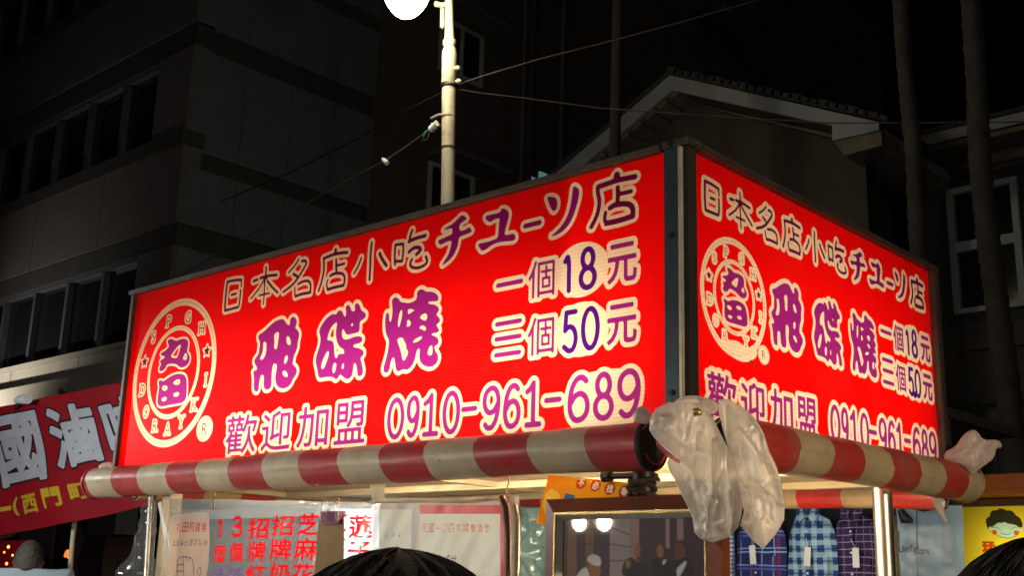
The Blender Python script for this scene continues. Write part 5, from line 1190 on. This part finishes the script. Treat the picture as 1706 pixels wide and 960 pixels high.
film_patch('plastic_sheet', 'hanging strips of clear pale film between sleeve and picture frame', ((858, 846), (915, 848), (915, 985), (862, 985)), 1.2, plastic_film('aqua_film', (.45, .80, .80), .35, .15, 1.0, 10, .7), .03)

# ------------------------------------------------------------------ left background
dk = thing('shop_front', 'dark shop front with brown panels behind the man at lower left', 'shop front', (-9, 3.4, 0))
box('wall', (-16, 3.40, 0), (-4.2, 3.6, 2.95), MT['black'], dk)
def bp(x0, x1, y0, y1, m, Y=3.38, nm='panel', d=.03, **k):
    a, b = at(x0, y0, 1, Y), at(x1, y1, 1, Y); return box(nm, (a[0], Y-d, b[2]), (b[0], Y, a[2]), m, dk, **k)
MT['dimbrown'] = mat('dim_brown_board', (.18, .12, .09), .8); MT['dimgrey'] = mat('dim_blue_grey_box', (.12, .14, .17), .6); MT['maroon'] = mat('dim_maroon_board', (.045, .022, .020), .7)
bp(132, 172, 850, 1000, MT['maroon'], 3.36, 'dark_board'); bp(181, 222, 896, 1000, MT['dimbrown'], 3.30, 'brown_board'); bp(184, 226, 842, 892, MT['dimgrey'], 3.2, 'grey_box', .2); bp(40, 80, 870, 1000, MT['maroon'], 3.36, 'dark_board')
lc = thing('round_lantern', 'round pale lantern hanging under the left end of the red banner', 'lantern', at(10, 870, 1, 1.9))
c_ = at(6, 862, 1, 1.9); MB().tube([c_+np.array([0, 0, dz]) for dz in (.16, .14, .08, 0, -.08, -.14, -.165)], [.03, .09, .15, .17, .15, .09, .02], 20).build('shade', MT['cream'], lc)
rg = thing('red_stall', 'red lit stall with small orange lamps behind the grey haired man', 'stall', at(5, 985, 1, 2.6))
a, b = at(-60, 902, 1, 2.6), at(34, 990, 1, 2.6); box('red_cloth', (a[0], 2.6, b[2]), (b[0], 2.62, a[2]), mat('red_stall_cloth', (.55, .01, .01), .6), rg)
for (x, y, r) in ((14, 912, .014), (7, 921, .009), (21, 926, .010), (11, 940, .013), (9, 951, .008)): 
    p = at(x, y, 1, 2.45); MB().tube([p+np.array([0, 0, r]), p, p-np.array([0, 0, r])], [r*.3, r, r*.3], 10).build('small_lamp', glow('orange_lamp_%d_%d' % (x, y), (1, .25, .05), 5.0), rg)
p = at(112, 928, 1, 2.2); MB().tube([p+np.array([-.03, 0, 0]), p+np.array([0, 0, .03]), p+np.array([.03, 0, -.01])], [.012, .022, .012], 8).build('ember_light', glow('ember_orange', (1, .18, .04), 1.6), None, 'small orange light glowing beside the thin banner pole', 'light')
# ------------------------------------------------------------------ people
def skinned(name, chains, m, parent=None, sub=2, **k):
    """one continuous skin grown over connected chains of (x, y, z, r); every chain after the first starts on an existing joint"""
    V_ = []; E_ = []; R__ = []; key = {}
    def idx(p):
        q = tuple(round(c, 4) for c in p[:3])
        if q not in key: key[q] = len(V_); V_.append(p[:3]); R__.append(p[3])
        return key[q]
    for ch in chains:
        ids = [idx(p) for p in ch]
        E_ += list(zip(ids[:-1], ids[1:]))
    me = D.meshes.new('skel'); me.from_pydata([tuple(map(float, v)) for v in V_], E_, []); o = D.objects.new('skel', me); COL.objects.link(o)
    md = o.modifiers.new('s', 'SKIN'); 
    for i, sv in enumerate(me.skin_vertices[0].data): r = R__[i]; sv.radius = (r, r) if not isinstance(r, tuple) else r
    me.skin_vertices[0].data[0].use_root = True
    md.use_smooth_shade = True; sb = o.modifiers.new('u', 'SUBSURF'); sb.levels = sub; sb.render_levels = sub
    bpy.context.view_layer.update(); dg = bpy.context.evaluated_depsgraph_get()
    m2 = D.meshes.new_from_object(o.evaluated_get(dg)); D.objects.remove(o); m2.materials.clear(); m2.materials.append(m)
    return link(name, m2, parent, **k)
def head_mesh(c, fwd, h, m, parent, hair_m, hairline, name='head', bump=.0):
    """head and face as one surface around c (centre), facing fwd; height h"""
    pass
def person(label, x, y, top, yaw, hair_m, shirt_m, skin_m=None, hair_len=.0, tilt=0., bulk=1., drop=None):
    """standing figure; yaw = facing direction angle (0 = +Y, counter-clockwise)"""
    H = top; hd = H/7.4; f = np.array([-math.sin(yaw), math.cos(yaw), 0]); s_ = np.array([f[1], -f[0], 0]); u_ = np.array([0, 0, 1.])
    O = np.array([x, y, 0.]); P = lambda a, b, c, r: (*(O+s_*a+f*b+u_*c), r)
    sk = skin_m or MT['skin']; t = thing('person', label, 'person', (x, y, 0))
    zs = H-drop if drop else H*.815; zh = H*.52; sw = H*.115*bulk
    pel = P(0, 0, zh, .13*bulk); ch = P(0, 0, zs-.12, .145*bulk); nk0 = P(0, -.01, zs+.02, .062); nk1 = P(0, .0, zs+.08, .056)
    chains = [[pel, P(0, .01, zh+.18, .12*bulk), ch, nk0, nk1, P(0, .015, H-hd*.60, .072), P(0, .008, H-hd*.36, .078)]]
    for sd in (-1, 1):
        sh = P(sd*sw, 0, zs-.03, .062); el = P(sd*(sw+.06), -.02, zs-.30, .042); wr = P(sd*(sw+.05), .08, zs-.54, .028); pm = P(sd*(sw+.045), .10, zs-.61, .032)
        chains.append([ch, sh, el, wr, pm])
        for q in range(4): chains.append([pm, P(sd*(sw+.045)+(q-1.5)*.019, .11, zs-.66, .0095), P(sd*(sw+.045)+(q-1.5)*.020, .125, zs-.70+.006*abs(q-1.5), .0085)])
        chains.append([pm, P(sd*(sw+.010), .13, zs-.63, .010), P(sd*(sw+.0), .14, zs-.66, .009)])
        kn = P(sd*.10, .02, zh*.52, .058); an = P(sd*.10, -.02, .09, .040); ft = P(sd*.115, .15, .035, .035)
        chains.append([pel, P(sd*.095, 0, zh-.08, .092), kn, an, ft])
    skinned('body', chains, sk, t, 1)
    # head: one shaped surface with brow, eye sockets, nose, mouth, chin and ears
    C = O+u_*(H-hd*.50)+f*.012; n1, n2 = 40, 30; vs = []; fs = []; hr = []
    for j in range(n2+1):
        ph = math.pi*j/n2; cz = math.cos(ph); sr = math.sin(ph)
        for i in range(n1):
            th = 2*math.pi*i/n1; a = math.sin(th); b = math.cos(th)          # b=1 is the face
            w = .076 if cz > 0 else .076-.020*(-cz)**1.2; dp = .098 if cz > -.2 else .098-.022*(-cz-.2)
            X = a*sr*w; Y = b*sr*dp; Z = cz*hd*.52
            if b > 0: 
                fr_ = b**3
                Y += .020*math.exp(-((cz+.16)/.13)**2)*math.exp(-(a/.16)**2)*fr_*sr       # nose
                Y -= .010*math.exp(-((cz-.06)/.10)**2)*math.exp(-((abs(a)-.40)/.16)**2)*fr_  # sockets
                Y += .006*math.exp(-((cz-.22)/.08)**2)*fr_ + .008*math.exp(-((cz+.78)/.14)**2)*math.exp(-(a/.3)**2)
                Y -= .005*math.exp(-((cz+.47)/.04)**2)*math.exp(-(a/.28)**2)
            else: Y -= .008*math.exp(-((cz-.25)/.4)**2)*(-b)
            e = math.exp(-((abs(a)-1)/.04)**2)*math.exp(-((cz+.02)/.20)**2); X += math.copysign(.018*e, a); Y -= .006*e
            vs.append(C+s_*X+f*Y+u_*Z)
    for j in range(n2):
        for i in range(n1):
            q = (i+1) % n1; fs.append((j*n1+i, (j+1)*n1+i, (j+1)*n1+q, j*n1+q))
    MB().add(vs, fs, True).build('head', sk, t)
    # hair: thick shell over crown and back of the head with a strand relief
    vh = []; fh = []; m1, m2 = 140, 64
    for j in range(m2+1):
        for i in range(m1):
            th = 2*math.pi*i/m1; b = math.cos(th); a = math.sin(th); lim = (.40 if b > .3 else .40+.28*(.3-b)/1.3+(.02 if abs(a) > .8 else 0))*math.pi
            ph = lim*j/m2; cz = math.cos(ph); sr = math.sin(ph); k = 1.06+hair_len*.6
            st = .0008*math.sin(th*57+4*noise.noise(Vector((a*3, b*3, cz*4))))*sr+.0035*noise.noise(Vector((a*7, b*7, cz*5+x)))
            ed = min(1, (m2-j)/8); r_ = (1+0)*ed
            th_ = (.010+hair_len*.09)*ed-.004*(1-ed)
            X = a*sr*(.076+th_+st); Y = b*sr*(.098+th_+st)-(.006*(-b) if b < 0 else 0); Z = cz*(hd*.52+th_+st)
            vh.append(C+s_*X+f*Y+u_*Z)
    fh = [(j*m1+i, (j+1)*m1+i, (j+1)*m1+(i+1) % m1, j*m1+(i+1) % m1) for j in range(m2) for i in range(m1)]
    MB().add(vh, fh, True).build('hair', hair_m, t)
    rg_ = random.Random(int(abs(x)*1000)); hs_ = MB(); NS = 2600 if hair_len > 0 else 2600
    for q in range(NS):
        th = rg_.random()*2*math.pi; b = math.cos(th); lim = (.36 if b > .3 else .36+.26*(.3-b)/1.3)*math.pi
        ph0 = math.acos(1-rg_.random()*(1-math.cos(lim))); ln = (.9+.5*rg_.random())*(.55 if hair_len > 0 else .07); dth = (rg_.random()-.5)*.5; lift = rg_.random()**3*(.0025 if hair_len > 0 else .004)
        pt_ = []
        for k_ in range(6):
            f_ = k_/5; ph = min(ph0+ln*f_, lim*1.12); th2 = th+dth*f_+.1*math.sin(q+f_*3); rr = .010+hair_len*.09+lift*math.sin(f_*2.2)+.001
            pt_.append(C+s_*(math.sin(th2)*math.sin(ph)*(.076+rr))+f*(math.cos(th2)*math.sin(ph)*(.098+rr))+u_*(math.cos(ph)*(hd*.52+rr)))
        hs_.tube(pt_, [.0005, .0005, .0005, .0005, .0004, .0002], 3, False)
    hs_.build('hair_strands', hair_m, t, kind='stuff')
    ir = MT['hair']
    for sd in (-1, 1):
        e_ = C+s_*sd*.031+f*.083+u_*hd*.03; MB().tube([e_-f*.008, e_, e_+f*.005], [.012, .011, .004], 12).build('eye', MT['tag'], t); MB().tube([e_+f*.004, e_+f*.0065], [.005, .004], 10).build('iris', ir, t)
    # shirt: a looser skin over trunk and upper arms, collar, trousers
    sc = [[P(0, 0, zh-.06, .150*bulk), P(0, .01, zh+.18, .14*bulk), P(0, 0, zs-.12, .160*bulk), P(0, -.005, zs-.005, .090), P(0, -.004, zs+.022, .070)]]
    for sd in (-1, 1): sc.append([sc[0][2], P(sd*sw, 0, zs-.035, .078), P(sd*(sw+.045), -.015, zs-.22, .062)])
    skinned('shirt', sc, shirt_m, t, 2)
    MB().tube([O+u_*(zs+.0)+s_*.066*math.cos(q)+f*(.062*math.sin(q)-.004)+u_*(.028-.02*math.sin(q)) for q in np.linspace(0, 2*math.pi, 26)], .013, 8).build('collar', shirt_m, t)
    tr_ = [[P(0, 0, zh+.02, .140*bulk), P(0, 0, zh-.02, .135*bulk)]]
    for sd in (-1, 1): tr_.append([tr_[0][1], P(sd*.098, 0, zh-.12, .105), P(sd*.10, .02, zh*.52, .078), P(sd*.10, -.01, .10, .062)])
    skinned('trousers', tr_, MT['dark'], t, 1)
    return t
MT['greyhair'] = mat('short_grey_hair', (.13, .115, .095), .7, 0, .5, 40, .8, 300)
mp = at(52, 901, 1, 1.25)
person('grey haired man in a pale blue shirt seen from behind under the red banner', mp[0], mp[1], mp[2]-.015, 1.0, MT['greyhair'], MT['shirtblue'], mat('tanned_skin', (.26, .12, .08), .5), .0, bulk=1.12, drop=.17)
h1 = at(664, 917, 3, .72)
person('black haired person close to the camera, only the top of the head in view', h1[0], h1[1], h1[2]-.029, .75, MT['hair'], MT['dark'], None, .16)
h2 = at(1790, 889, 3, .72)
person('dark haired person at the right edge close to the camera', h2[0], h2[1], h2[2]-.029, .75, MT['hair'], MT['dark'], None, .16)
